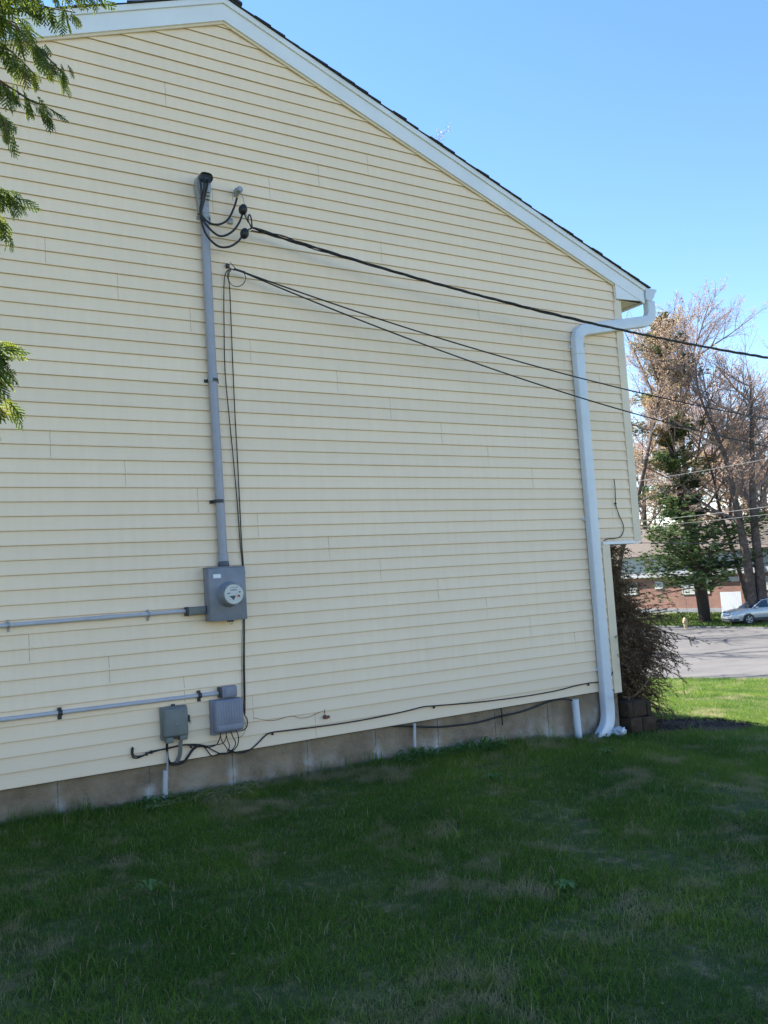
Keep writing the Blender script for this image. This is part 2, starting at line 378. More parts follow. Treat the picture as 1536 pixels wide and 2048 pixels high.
# ------------------------------------------------------------------ the house
SL = .39; AX = 2.58; TZ = 5.915                # roof slope, ridge x, lower edge of rake trim at the ridge
XL, XR, XU = -1.75, 6.50, 6.97                 # left wall end, lower right end, upper (overhanging) right end
ZO = 1.485                                     # underside of the overhang
house = thing('house', 'cream vinyl sided house with a grey white rake board, gable end in shade', 'house', (AX, 0, -.3))
seams_px = [(330,190),(636,351),(734,331),(538,378),(425,410),(762,508),(90,500),(235,576),(956,620),(380,640),(500,703),(1042,675),(1127,725),(1199,775),
            (674,768),(100,890),(780,820),(882,868),(250,950),(975,912),(395,1003),(1064,957),(515,1055),(657,1097),(1224,1035),(760,1140),(875,1180),
            (972,1215),(1060,1252),(1149,1285),(58,1300),(218,1340),(368,1380),(505,1415),(630,1450),(1003,508)]
seams = {}
for p in seams_px:
    q = W(*p); seams.setdefault(int(math.floor((q.z)/(2*CRS)+.0)), []).append(q.x)
sd = MB()
def sid_x(z):                                  # horizontal limits of the siding at height z
    h = (TZ+.03-z)/SL
    return max(XL, AX-h), min(XR if z < ZO-.001 else XU, AX+h)
def course(bld, x0a, x1a, x0b, x1b, z0, z1, yb, yt, tr=lambda x, y, z: (x, y, z)):
    n = 4
    # face (bottom edge stands out, slight curve), butt, return lip
    P = [(-.0125, z0+.016), (-.0125, z0), (-.0150, z0), (-.0158, z0+.006), (yt-.0012-.004, z0+.55*(z1-z0)), (yt, z1+.014)]
    P = [(yb+y if i < 5 else y, z) for i, (y, z) in enumerate(P)]
    def xs(z):
        t = min(max((z-z0)/(z1-z0), 0), 1); return x0a+(x0b-x0a)*t, x1a+(x1b-x1a)*t
    vs = []
    for y, z in P:
        a, b = xs(z); vs += [tr(a, y, z), tr(b, y, z)]
    bld.add(vs, [(2*i, 2*i+1, 2*i+3, 2*i+2) for i in range(len(P)-1)])
rs = random.Random(3)
k = 0
while True:
    z0 = k*CRS; z1 = z0+CRS
    if z0 > TZ: break
    a0, b0 = sid_x(z0+.0005); a1, b1 = sid_x(min(z1, TZ+.02)); b1 = min(b1, b0) if z0 > ZO else min(b1, XR if z0 < ZO-.03 else XU)
    if z0 < ZO-.03: b0 = b1 = XR
    xs = sorted(x for x in seams.get(k//2, []) if a1+.05 < x < b1-.05)
    cuts = [None]+xs+[None]
    for i in range(len(cuts)-1):
        L0, L1 = (a0, a1) if cuts[i] is None else (cuts[i]+.0009, cuts[i]+.0009)
        R0, R1 = (b0, b1) if cuts[i+1] is None else (cuts[i+1]-.0009, cuts[i+1]-.0009)
        if R0 > L0: course(sd, L0, R0, L1, max(R1, L1), z0, z1, rs.uniform(-.0008, .0008), -.003)
    k += 1
course(sd, XR, XU-.02, XR, XU-.02, ZO-.002, 15*CRS, 0, -.003)
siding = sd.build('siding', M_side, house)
core = MB()                                     # sheathing behind the siding and the other walls' inner box
hz = TZ-.06
core.prism([(XL+.03, .0), (XR-.03, .0), (XR-.03, ZO+.02), (XU-.03, ZO+.02), (XU-.03, TZ-.06-(XU-AX)*SL), (AX, hz), (XL+.03, TZ-.06-(AX-XL)*SL)], .002, .02)
M_sheath = mat('dark_sheathing', (.05, .045, .035), .9)
core.build('sheathing', M_sheath, house)
fw = MB(); DEP = 12.0                           # front wall (towards the street), upper and lower, lap siding
kk = 0
while kk*CRS < TZ-(XU-AX)*SL-.05:
    z0 = kk*CRS; z1 = z0+CRS; X = XR if z0 < ZO-.03 else XU
    course(fw, .03, DEP-.03, .03, DEP-.03, z0, z1, 0, -.003, tr=lambda x, y, z, X=X: (X-y, x, z)); kk += 1
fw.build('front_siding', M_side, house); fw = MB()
kk = 0
while kk*CRS < TZ-(AX-XL)*SL-.05:
    z0 = kk*CRS; course(fw, .03, DEP-.03, .03, DEP-.03, z0, z0+CRS, 0, -.003, tr=lambda x, y, z: (XL+y, x, z)); kk += 1
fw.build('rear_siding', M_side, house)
bw = MB(); bw.prism([(XL, 0), (XR, 0), (XR, ZO), (XU, ZO), (XU, TZ-.06-(XU-AX)*SL), (AX, hz), (XL, TZ-.06-(AX-XL)*SL)], DEP-.02, DEP)
bw.build('rear_wall', M_post, house)
fd = MB()
rsx = random.Random(8)
jx = [XL+.03]; x = 1.10-.635*4
while x < XR-.1:
    if x > XL+.1: jx.append(x+.0)
    x += .635
jx.append(XR-.015)
for a, b in zip(jx[:-1], jx[1:]):               # form panels of the poured wall, each a hair out of line
    o = rsx.uniform(-.002, .002)
    fd.box((a+.0028, .012+o, -1.4), (b-.0028, .2, -.004))
fd.box((XL+.05, .019, -1.4), (XR-.04, .22, -.012))
fd.box((XR-.2, .2, -1.4), (XR-.016, DEP, -.004)); fd.box((XL+.03, .2, -1.4), (XL+.2, DEP, -.004))
fd.build('foundation', M_found, house)
st = MB()                                       # starter strip and drip line under the first course
st.box((XL, -.009, -.006), (XR+.03, .01, .004)); st.build('starter_strip', M_sheath, house)
# corner posts
def corner_post(X, z0, z1, wd=.085):
    b = MB(); t = .022
    b.prism([(X-wd, z0), (X+.02, z0), (X+.02, z1), (X-wd, z1)], -t, -.012)
    b.prism([(X-wd+.0, z0+.001), (X-wd+.012, z0+.001), (X-wd+.012, z1-.001), (X-wd, z1-.001)], -.0118, .0)
    b.box((X+.008, -t+.001, z0+.001), (X+.0199, wd, z1-.001))
    return b.build('corner_post', M_post, house)
corner_post(XR, -.04, ZO-.012); corner_post(XU, ZO-.005, 4.07)
b = MB(); b.box((XR-.075, -.030, ZO-.028), (XU-.087, -.015, ZO-.001)); b.box((XR-.02, -.0149, ZO-.028), (XU+.01, DEP, ZO-.012))
b.build('overhang_flashing', M_trim, house)
# rake boards
def rake(sgn):
    x1 = AX+sgn*(XU-.06-AX)
    def band(zt0, zt1, y0, y1, xa, xb, mt, name, par):
        b = MB()
        P = [(xa, TZ+zt1-SL*abs(xa-AX)), (xb, TZ+zt1-SL*abs(xb-AX)), (xb, TZ+zt0-SL*abs(xb-AX)), (xa, TZ+zt0-SL*abs(xa-AX))]
        if sgn < 0: P = P[::-1]
        b.prism(P, y0, y1); return b.build(name, mt, par)
    xe = AX+sgn*(7.34-AX)
    f = band(.021, .165, -.045, -.018, AX, xe, M_trim, 'rake_board', house)
    band(0, .021, -.030, -.016, AX, x1, M_post, 'channel_trim', f)
    band(.166, .215, -.060, -.018, AX, xe+sgn*.03, M_trim, 'drip_edge', f)
    return f
rk = rake(1); rake(-1)
b = MB(); b.box((XU-.075, -.030, 4.05), (XU-.060, -.0165, TZ-SL*(XU-.06-AX)+.01)); b.build('channel_end', M_post, rk)
# boxed eave return, soffit, fascia
rt = MB(); zb = 4.085
rt.prism([(XU-.0595, zb), (7.325, zb+.02), (7.325, TZ+.02-SL*(7.325-AX)), (XU-.0595, TZ+.0205-SL*(XU-.0595-AX))], -.040, -.019)
rt.build('eave_return', M_trim, house)
b = MB(); b.add([(XU-.01, -.018, zb+.004), (7.32, -.018, zb+.02), (7.32, DEP, zb+.02), (XU-.01, DEP, zb+.004), (XU-.01, -.018, zb+.016), (7.32, -.018, zb+.032), (7.32, DEP, zb+.032), (XU-.01, DEP, zb+.016)],
      [(0, 3, 2, 1), (4, 5, 6, 7), (0, 1, 5, 4), (2, 3, 7, 6), (1, 2, 6, 5), (3, 0, 4, 7)])
b.build('soffit', M_post, house)
b = MB(); b.box((7.326, -.03, zb+.0), (7.345, DEP, 4.235)); b.build('eave_fascia', M_trim, house)
# gutter (K profile) and end cap
gp = [(7.350, 4.250), (7.350, 4.118), (7.425, 4.112), (7.450, 4.135), (7.475, 4.165), (7.490, 4.200), (7.520, 4.232), (7.522, 4.252), (7.505, 4.254), (7.503, 4.238), (7.474, 4.204), (7.458, 4.170), (7.436, 4.142), (7.420, 4.124), (7.362, 4.130), (7.362, 4.250)]
b = MB(); b.prism(gp, -.060, DEP); gut = b.build('gutter', M_ds, house, smooth=40)
b = MB(); b.prism(gp[:8], -.066, -.0601); b.build('end_cap', M_ds, gut)
# downspout: one swept rectangular pipe with rounded bends
def bend(P, r, n=7):
    P = [Vector(p) for p in P]; o = [P[0]]
    for i in range(1, len(P)-1):
        rr = r[i-1] if hasattr(r, '__len__') else r
        a = (P[i-1]-P[i]).normalized(); c = (P[i+1]-P[i]).normalized(); s = P[i]+a*rr; e = P[i]+c*rr
        for k in range(n+1):
            t = k/n; o.append((1-t)**2*s+2*t*(1-t)*P[i]+t*t*e)
    return o+[P[-1]]
def rsec(wu, wv, r=.012, n=3):
    o = []
    for cx, cy, a0 in ((wu/2-r, wv/2-r, 0), (-wu/2+r, wv/2-r, 90), (-wu/2+r, -wv/2+r, 180), (wu/2-r, -wv/2+r, 270)):
        for k in range(n+1):
            a = R(a0+90*k/n); o.append((cx+r*math.cos(a), cy+r*math.sin(a)))
    return o
yd = -.058
A = [(7.435, -.020, 4.12), (7.435, -.022, 3.90), (6.262, yd, 3.66), (6.262, yd, 2.0), (6.262, yd, -.02)]
b = MB(); b.sweep(bend(A, [.13, .13, .1], 8), rsec(.118, .078))
ds = b.build('downspout', M_ds, house, smooth=35)
b = MB()
foot = bend([(6.262, yd, .0), (6.262, yd-.002, -.315), (6.03, yd-.07, -.455)], [.14], 10)
b.sweep(foot, rsec(.126, .086)); b.build('outlet_elbow', M_ds, ds, smooth=35)
for zz in (-.012, 3.42):
    b = MB(); b.sweep([(6.262, yd, zz-.006), (6.262, yd, zz+.006)], rsec(.129, .089)); b.rbox((6.262, yd-.046, zz+.02), (.008, .004, .008), .001); b.build('joint_band', M_ds, ds, smooth=35)
for z in (3.50, 1.72, .22):
    b = MB(); b.box((6.262-.085, -.020, z-.014), (6.262+.085, -.0135, z+.014)); b.box((6.262-.062, yd-.042, z-.013), (6.262-.0595, -.0201, z+.013)); b.box((6.262+.0595, yd-.042, z-.013), (6.262+.062, -.0201, z+.013))
    b.rbox((6.262-.078, -.022, z), (.012, .006, .012), .002)
    b.build('strap', M_ds, ds)
# roof: overlapping shingle courses with a ragged rake edge
rf = MB(); zr = TZ+.2155
for sg in (1, -1):
    X = 0.0; end = 7.40-AX; rr = random.Random(11+sg)
    while X < end:
        x0 = X; x1 = min(X+.133, end); jag = rr.uniform(-.010, .012); th = .010+rr.uniform(0, .004)
        P = [(AX+sg*x0, zr-SL*x0+.004), (AX+sg*(x1+.01), zr-SL*(x1+.01)+.004), (AX+sg*(x1+.01), zr-SL*(x1+.01)+.004+th), (AX+sg*x0, zr-SL*x0+.008)]
        rf.prism(P if sg < 0 else P[::-1], -.078+jag, DEP+.05); X += .133
rf2 = MB()
for sg in (1, -1):
    P = [(AX, zr-.03), (AX+sg*(7.33-AX), zr-.03-SL*(7.33-AX)), (AX+sg*(7.33-AX), zr+.003-SL*(7.33-AX)), (AX, zr+.003)]
    rf2.prism(P if sg > 0 else P[::-1], -.018, DEP+.04)
roof = rf.build('roof', M_shin, house)
rf2.build('roof_deck', M_sheath, roof)
rc = MB(); rr = random.Random(2); y = -.09
while y < DEP:
    a = rr.uniform(-.006, .006)
    for sg in (1, -1):
        P = [(AX, zr+.020), (AX+sg*.155, zr+.016-SL*.155), (AX+sg*.155, zr+.034-SL*.155+a), (AX, zr+.040+a)]
        rc.prism(P if sg > 0 else P[::-1], y, y+.145)
    y += .14
rc.build('ridge_cap', M_shin, roof)

# ------------------------------------------------------------------ fixtures on the wall
YF = -.0135
def strap_clip(parent, x, z, r, vert, mt, name='strap', hw=.022, d=None):
    b = MB(); pts = []
    for k in range(9):
        a = math.pi*k/8
        if vert: pts.append((x+(r+.002)*math.cos(a), d-(r+.002)*math.sin(a), z))
        else: pts.append((x, d-(r+.002)*math.sin(a), z+(r+.002)*math.cos(a)))
    t = .006
    if vert:
        pts = [(pts[0][0]+.001, -.016, z)]+pts+[(pts[-1][0]-.001, -.016, z)]
        b.sweep(pts, [(-.0015, -hw/2), (.0015, -hw/2), (.0015, hw/2), (-.0015, hw/2)], up=Vector((0, 0, 1)))
        b.box((x-r-.028, -.019, z-hw/2), (x-r, -.0155, z+hw/2)); b.rbox((x-r-.016, -.021, z), (.010, .006, .010), .002)
        b.box((x+r, -.019, z-hw/2), (x+r+.02, -.0155, z+hw/2))
    else:
        pts = [(x, -.016, pts[0][2]+.001)]+pts+[(x, -.016, pts[-1][2]-.001)]
        b.sweep(pts, [(-hw/2, -.0015), (hw/2, -.0015), (hw/2, .0015), (-hw/2, .0015)], up=Vector((0, 1, .001)))
        b.box((x-hw/2, -.019, z-r-.030), (x+hw/2, -.0155, z-r)); b.rbox((x, -.021, z-r-.018), (.010, .006, .010), .002)
        b.box((x-hw/2, -.019, z+r), (x+hw/2, -.0155, z+r+.02))
    return b.build(name, mt, parent, smooth=40)
# meter box
mbx = thing('electric_meter_box', 'blue grey metal meter box with a round glass electric meter, under the service mast', 'meter box', (2.37, 0, 1.2))
b = MB(); y1 = -.125
b.rbox((2.342, (YF+y1)/2-.001, 1.204), (.292, -(y1-YF), .402), .006); enc = b.build('enclosure', M_box, mbx, smooth=40)
b = MB(); b.rbox((2.343, y1-.006, 1.202), (.296, .014, .400), .005); lidm = b.build('cover', M_box, mbx, smooth=40)
b = MB(); b.rbox((2.342, -.072, 1.408), (.300, .112, .008), .002); b.build('top_flange', M_box, mbx)
mc = Vector((2.352, y1-.012, 1.198)); ax = Vector((0, -1, 0))
b = MB(); b.lathe([(.098, 0), (.098, .006), (.090, .014), (.088, .026), (.082, .030)], mc, ax, 40); ring = b.build('socket_ring', M_box, mbx, smooth=40)
b = MB(); b.lathe([(.0795, .030), (.0795, .095), (.074, .1)], mc, ax, 40); body = b.build('meter_body', M_alu, mbx, smooth=40)
b = MB(); b.lathe([(.0705, .1005), (.0705, .104)], mc, ax, 40); dial = b.build('dial_plate', M_dial, body, smooth=40)
b = MB()
yy = mc.y-.1048
b.box((mc.x-.055, yy-.001, mc.z+.004), (mc.x-.032, yy+.0006, mc.z+.011)); b.box((mc.x+.038, yy-.001, mc.z+.008), (mc.x+.050, yy+.0006, mc.z+.020))
b.prism([(mc.x-.040, mc.z-.012), (mc.x+.012, mc.z-.010), (mc.x-.006, mc.z-.045)], yy-.001, yy+.0006)
for i in range(5): b.box((mc.x-.028+.010*i, yy-.0012, mc.z+.028), (mc.x-.0215+.010*i, yy+.0006, mc.z+.036))
b.box((mc.x-.030, yy-.0008, mc.z+.048), (mc.x+.030, yy+.0006, mc.z+.051))
b.build('dial_marks', mat('dial_grey', (.10, .105, .12), .6), body)
b = MB(); b.prism([(mc.x+.022, mc.z-.020), (mc.x+.044, mc.z-.024), (mc.x+.046, mc.z-.010), (mc.x+.030, mc.z-.006)], yy-.001, yy+.0006); b.build('red_mark', M_red, body)
gm = bpy.data.materials.new('clear_glass'); gm.use_nodes = True; g_ = gm.node_tree.nodes['Principled BSDF']
g_.inputs['Base Color'].default_value = (.95, .97, 1, 1); g_.inputs['Roughness'].default_value = .03; g_.inputs['Transmission Weight'].default_value = 1; g_.inputs['IOR'].default_value = 1.15
b = MB(); b.lathe([(.0800, .0965), (.0800, .120), (.077, .128), (.070, .1315), (.040, .1335), (.001, .134)], mc, ax, 40); b.build('glass_cover', gm, body, smooth=60)
b = MB(); b.box((2.342-.110, y1-.0150, 1.326), (2.342-.050, y1-.0125, 1.356)); b.build('label', M_lab, mbx)
b = MB(); b.rbox((2.355, y1-.006, .996), (.050, .020, .012), .002); b.tube([Vector((2.355+.012*math.cos(t), y1-.01, .983+.012*math.sin(t))) for t in np.linspace(0, 6.28, 13)], .0015, 5)
b.build('latch', M_dark, mbx)
# mast
mast = thing('service_mast', 'tall vertical grey service mast with a weatherhead above the meter box', 'conduit', (2.345, 0, 1.41))
md = -.052
b = MB(); b.tube([(2.350, md, 1.445), (2.345, md, 2.0), (2.332, md, 3.2), (2.330, md, 4.33)], .0345, 20); pipe = b.build('pipe', M_pvc, mast, smooth=40)
b = MB(); b.lathe([(.038, 0), (.043, .006), (.043, .03), (.040, .05)], (2.351, md, 1.405), n=20); b.build('hub', mat('navy_hub', (.05, .065, .10), .4), mast, smooth=40)
b = MB(); b.lathe([(.039, 0), (.040, .004), (.040, .05), (.038, .054)], (2.350, md, 1.452), n=20); b.build('coupling', M_pvc, mast, smooth=40); b = MB(); b.lathe([(.038, 0), (.0385, .003), (.0385, .06), (.037, .064)], (2.336, md, 2.86), n=20)
b.build('coupling', M_pvc, mast, smooth=40)
for z in (1.92, 2.875, 4.20): strap_clip(mast, 2.338, z, .036, True, M_dark if z < 4 else M_alu, d=md, hw=.026)
wh = MB(); wx = 2.320
prof = [(-.042, 4.225), (-.045, 4.315), (-.058, 4.395), (-.062, 4.455), (-.052, 4.510), (-.022, 4.540), (.022, 4.540), (.052, 4.510), (.062, 4.455), (.058, 4.395), (.045, 4.315), (.042, 4.225)]
cx0 = [(wx+x*.9, z) for x, z in prof]
wh.prism(cx0, -.085, -.016)
for i in range(3):
    pp = [(wx+x*(1-.16*(i+1)**1.3/2), 4.42+(z-4.42)*(1-.10*(i+1))) for x, z in prof]
    wh.prism([(x, max(z, 4.33+.02*i)) for x, z in pp], -.085-.020*(i+1), -.0851-.020*i)
wo = wh.build('weatherhead', M_alu, mast, smooth=30)
b = MB(); b.rbox((wx+.0, -.148, 4.478), (.104, .014, .074), .03); b.build('cable_opening', M_dark, wo, smooth=40)
# three service conductors looping from the weatherhead to the splices
def pathpx(pts): return [W(px, py, o) for px, py, o in pts]
anchor = W(474, 388, .07)
loops = [([(400,358,.16),(402,372,.17),(403,400,.15),(401,425,.14),(416,444,.13),(436,449,.12),(455,440,.11),(467,418,.10),(474,396,.08)], 'upper black service loop curving up to the pale wall insulator'),
         ([(408,356,.17),(409,372,.18),(405,402,.16),(402,430,.15),(418,456,.14),(440,472,.13),(462,465,.13),(478,446,.13),(486,424,.13)], 'middle black service loop ending at the upper taped splice'),
         ([(416,358,.16),(414,374,.17),(407,405,.15),(402,434,.14),(412,468,.14),(434,491,.14),(456,494,.14),(475,484,.14),(486,470,.14)], 'lowest black service loop ending at the lower taped splice')]
for pts, lab in loops:
    b = MB(); b.tube(smoothpath(pathpx(pts), 8), .0088, 8)
    tag(b.build('service_loop_cable', M_blk, smooth=60), lab, 'cable', 'black service loops below the weatherhead')
for (px, py, o), lab in (((486, 419, .13), 'upper black taped splice bulb above the other one'), ((489, 467, .14), 'lower black taped splice bulb below the other one')):
    c = W(px, py, o); b = MB(); b.lathe([(.012, -.045), (.028, -.03), (.036, -.008), (.034, .014), (.024, .034), (.010, .045)], c, Vector((.25, 0, 1)), 12)
    tag(b.build('cable_splice', M_blk, smooth=50), lab, 'cable splice', 'taped splices at the service drop')
# insulator hook and drop end
ins = thing('wall_insulator', 'pale metal wall bracket with hook holding the service drop, right of the weatherhead', 'bracket', tuple(W(472, 385, 0)))
c = W(472, 386, .02); b = MB(); b.rbox((c.x, -.035, c.z), (.035, .05, .06), .008); b.lathe([(.020, 0), (.026, .01), (.016, .025), (.026, .04), (.018, .05)], (c.x+.005, -.058, c.z), Vector((0, -1, 0)), 14); b.build('insulator', M_alu, ins, smooth=40)
b = MB(); b.tube(smoothpath(pathpx([(468,382,.09),(474,378,.11),(482,384,.12),(487,400,.13),(492,425,.13),(499,448,.13),(503,456,.13)]), 6), .003, 6); b.build('bail_wire', M_alu, ins, smooth=60)
b = MB(); b.tube(pathpx([(465,385,.06),(466,402,.07)]), .003, 5); b.build('pin', M_alu, ins)
b = MB(); b.rbox(W(460, 442, .02), (.045, .03, .05), .008); tag(b.build('cable_clamp', M_alu, smooth=40), 'small grey clamp screwed to the siding behind the upper service loop', 'clamp')
# splice leads to the drop
for pts, lab in (([(488,424,.13),(492,436,.14),(499,447,.14),(503,456,.13)], 'short black lead from the upper splice down to the drop'), ([(491,462,.14),(498,459,.14),(504,456,.13)], 'short black lead from the lower splice up to the drop'),
                 ([(496,445,.13),(497,432,.14),(500,430,.14),(503,440,.14),(504,455,.13)], 'narrow upright cable loop where the service drop ends')):
    b = MB(); b.tube(smoothpath(pathpx(pts), 6), .006, 7); tag(b.build('splice_lead', M_blk, smooth=60), lab, 'cable', 'short leads at the end of the service drop')

def span(p0, pxs, zend):                        # a sagging span to an unseen pole, kept clear of the wall
    p0 = Vector(p0); far = Vector((29, -2.4, zend))
    h = Vector((far.x-p0.x, far.y-p0.y, 0)); Ltot = h.length; h.normalize(); nrm = Vector((-h.y, h.x, 0))
    S_, Z_ = [0], [p0.z]
    for px, py in pxs:
        d = Vector(ray(px, py)); c = Vector(CAM); t = (p0-c).dot(nrm)/d.dot(nrm); q = c+d*t
        S_.append((q-p0).dot(h)); Z_.append(q.z)
    S_.append(Ltot); Z_.append(zend)
    wts = np.array([30]+[3]*len(pxs)+[.02]); co = np.polyfit(np.array(S_), np.array(Z_), 3, w=wts); 0 and print('span', np.round(S_, 2), np.round(Z_, 2), [round(float(np.polyval(co, q)), 2) for q in S_])
    L_ = Ltot
    return [p0+h*s+Vector((0, 0, float(np.polyval(co, s))-p0.z)) for s in [L_*(i/160)**1.5 for i in range(161)]]
p0 = W(504, 456, .13)
path = span(p0, [(560,475),(740,528),(950,588),(1150,640),(1320,676),(1450,700),(1536,716)], 6.0)
b = MB()
for ph in range(3):
    pts = []; acc = 0
    fine = smoothpath(path, 4)
    for i, q in enumerate(fine):
        if i: acc += (q-fine[i-1]).length
        t = (fine[min(i+1, len(fine)-1)]-fine[max(i-1, 0)]).normalized(); u = t.cross(Vector((0, 0, 1))).normalized(); v = u.cross(t)
        rad = .0062+.003*max(0, math.sin(acc*2.3+1))+ (.010*math.exp(-acc*1.6) if ph == 2 else 0)
        a = acc*2*math.pi/.62+ph*2.094+.6*math.sin(acc*3.1)
        pts.append(q+(u*math.cos(a)+v*math.sin(a))*rad)
    b.tube(pts, .0075 if ph < 2 else .0055, 6)
tag(b.build('service_drop', M_blk, smooth=60), 'thick twisted black service drop cable crossing the whole gable to the right', 'cable')
for pxs, zend, lab, o in (([(560,575),(740,633),(950,700),(1150,752),(1340,796),(1536,840)], 4.9, 'upper of the two thin black phone cables fanning out to the right', .10),
                      ([(560,577),(740,645),(950,727),(1150,792),(1340,847),(1536,893)], 4.4, 'lower of the two thin black phone cables fanning out to the right', .105)):
    b = MB(); b.tube(smoothpath(span(W(478, 541, o), pxs, zend), 1), .0062, 6)
    tag(b.build('phone_drop', M_blk, smooth=60), lab, 'cable', 'phone cables leaving the hook')
hk = thing('cable_hook', 'small black hook holding the thin phone cables beside the mast', 'hook', tuple(W(455, 533, 0)))
b = MB(); b.rbox(W(455, 532, .02), (.03, .03, .035), .006); b.tube(smoothpath(pathpx([(455,532,.03),(458,536,.07),(470,540,.09),(484,542,.10)]), 5), .005, 7); b.build('eye', M_dark, hk, smooth=40)
b = MB(); b.tube(pathpx([(460,524,.08),(474,540,.10)]), .003, 5); b.tube(pathpx([(468,538,.10),(490,545,.10)]), .0095, 8); b.build('grip', M_dark, hk, smooth=40)
c0 = W(474, 556, .06); b = MB()
lp = [W(455, 545, .04)]+[W(474+17*math.cos(a), 555+18*math.sin(a), .07) for a in np.linspace(math.pi*1.05, -math.pi*.75+.2, 22)]
lp = [W(474+17*math.cos(a), 556+17*math.sin(a), .07) for a in np.linspace(R(205), R(-60), 26)]
b.tube(smoothpath([W(470, 541, .09)]+[W(462, 538, .08), W(455, 545, .06)]+lp, 3), .0034, 6)
tag(b.build('coiled_phone_cable', M_blk, smooth=60), 'thin black cable coiled in one round loop under the hook', 'cable')
# cables running down beside the mast and past the meter box
for pts, lab in (([(462,538,.08),(452,545,.05),(448,570,.035),(448,640,.03),(450,740,.03),(458,830,.03),(465,900,.028),(474,1000,.028),(480,1080,.025),(485,1130,.022),(487,1180,.02),(488,1245,.022),(487,1330,.022),(488,1385,.022),(488,1425,.03),(494,1438,.035),(494,1452,.04),(487,1460,.045),(480,1462,.05)], 'left one of the two thin black cables down beside the mast to the cable box'),
                 ([(462,540,.08),(455,552,.05),(459,572,.035),(462,640,.03),(466,740,.03),(470,830,.028),(474,900,.026),(479,1000,.024),(483,1080,.024),(487,1132,.022),(490,1180,.02),(489,1245,.022),(489,1330,.022),(490,1390,.022),(490,1428,.03)], 'right one of the two thin black cables down beside the mast to the cable box')):
    b = MB(); b.tube(smoothpath(pathpx(pts), 6), .0042, 6); tag(b.build('wall_cable', M_blk, smooth=60), lab, 'cable', 'thin cables running down beside the mast')
b = MB(); b.tube(smoothpath(pathpx([(486,1132,.03),(490,1145,.03),(489,1160,.03),(486,1245,.02),(484,1290,.02),(484,1390,.02),(486,1432,.03),(492,1455,.04),(484,1472,.05),(472,1476,.05)]), 6), .0018, 5)
tag(b.build('ground_wire', M_grn, smooth=60), 'thin green ground wire beside the black cables below the meter box', 'wire')
# upper horizontal conduit
ch = thing('horizontal_conduit', 'grey blue conduit running left from the meter box along the siding', 'conduit', (.8, 0, 1.09))
pa, pb = W(0, 1252, .04), W(372, 1222, .04); dirx = (pb-pa)
b = MB(); b.tube([pa-dirx*1.5, pa, pb], .0155, 14); b.build('pipe', M_pvc2, ch, smooth=40)
q = pa+dirx*.545; b = MB(); b.tube([q-dirx.normalized()*.045, q+dirx.normalized()*.045], .0175, 14); b.build('coupling', M_pvc2, ch, smooth=40)
for px, py in ((17, 1250.5), (297, 1229)):
    q = W(px, py, .04); strap_clip(ch, q.x, q.z, .0165, False, M_pvc if px > 100 else M_alu, d=-.04, hw=.016)
ra, rb = W(374, 1223, .05), W(411, 1220, .05)
b = MB(); b.rbox(((ra.x+rb.x)/2+.004, -.045, (ra.z+rb.z)/2), ((rb.x-ra.x)-.002, .056, .062), .010); b.build('elbow_fitting', M_boxg, ch, smooth=40)
b = MB(); b.rbox((ra.x-.002, -.045, ra.z), (.018, .062, .068), .004); b.build('fitting_collar', M_dark, ch, smooth=40)
# lower horizontal conduit
cl = thing('lower_conduit', 'pale grey conduit low on the siding, running left from the small elbow box', 'conduit', (.8, 0, .45))
pa, pb = W(0, 1440, .035), W(440, 1386, .035); dirx = pb-pa
b = MB(); b.tube([pa-dirx*1.5, pa, pb], .0150, 14); b.build('pipe', M_pvc2, cl, smooth=40)
for px, py in ((120, 1426), (399, 1391)):
    q = W(px, py, .035); strap_clip(cl, q.x, q.z, .0165, False, M_dark, d=-.035, hw=.028)
c = W(459, 1384, .072); b = MB(); b.rbox((c.x+.002, -.045, c.z+.002), (.125, .058, .085), .012); eb = b.build('elbow_box', M_boxb, cl, smooth=40)
b = MB(); b.rbox((c.x+.006, -.0765, c.z+.002), (.085, .006, .058), .002); b.build('cover_plate', M_boxb, eb, smooth=40)
b = MB(); b.rbox((c.x-.068, -.045, c.z+.002), (.020, .066, .080), .006); b.build('fitting_collar', M_dark, cl, smooth=40)
# green-grey utility box
ub = thing('utility_box', 'small green grey plastic box with side hasp, left of the blue grey one', 'utility box', (1.93, 0, .17))
c = Vector((1.918, 0, .287))
b = MB(); b.rbox((c.x-.004, -.038, c.z), (.196, .048, .238), .008); b.build('back_plate', M_boxg, ub, smooth=40)
b = MB(); b.rbox((c.x-.002, -.083, c.z+.008), (.186, .045, .215), .014, seg=3, taper=.93); lid = b.build('lid', M_boxg, ub, smooth=40)
b = MB(); b.rbox((c.x-.050, -.060, c.z-.118), (.055, .060, .045), .008); b.build('cable_port', M_boxg, ub, smooth=40); b = MB(); b.rbox((c.x+.052, -.060, c.z-.110), (.060, .060, .040), .008); b.build('cable_port', M_boxg, ub, smooth=40)
b = MB(); b.rbox((c.x+.002, -.070, c.z-.106), (.040, .010, .018), .002); b.build('port_gap', M_dark, ub)
b = MB(); b.rbox((c.x+.103, -.060, c.z+.018), (.016, .020, .050), .003); b.tube([Vector((c.x+.112, -.060+.0, c.z+.0))+Vector((.006*math.cos(t), 0, .012*math.sin(t)-.01)) for t in np.linspace(0, 6.28, 13)], .0016, 5); b.build('hasp', M_dark, ub, smooth=40)
b = MB(); b.rbox((c.x-.005, -.040, c.z+.122), (.030, .012, .024), .003); b.build('mounting_tab', M_dark, ub)
b = MB(); b.rbox((c.x+.002, -.1065, c.z-.002), (.008, .002, .008), .0005); b.build('screw', M_alu, ub)
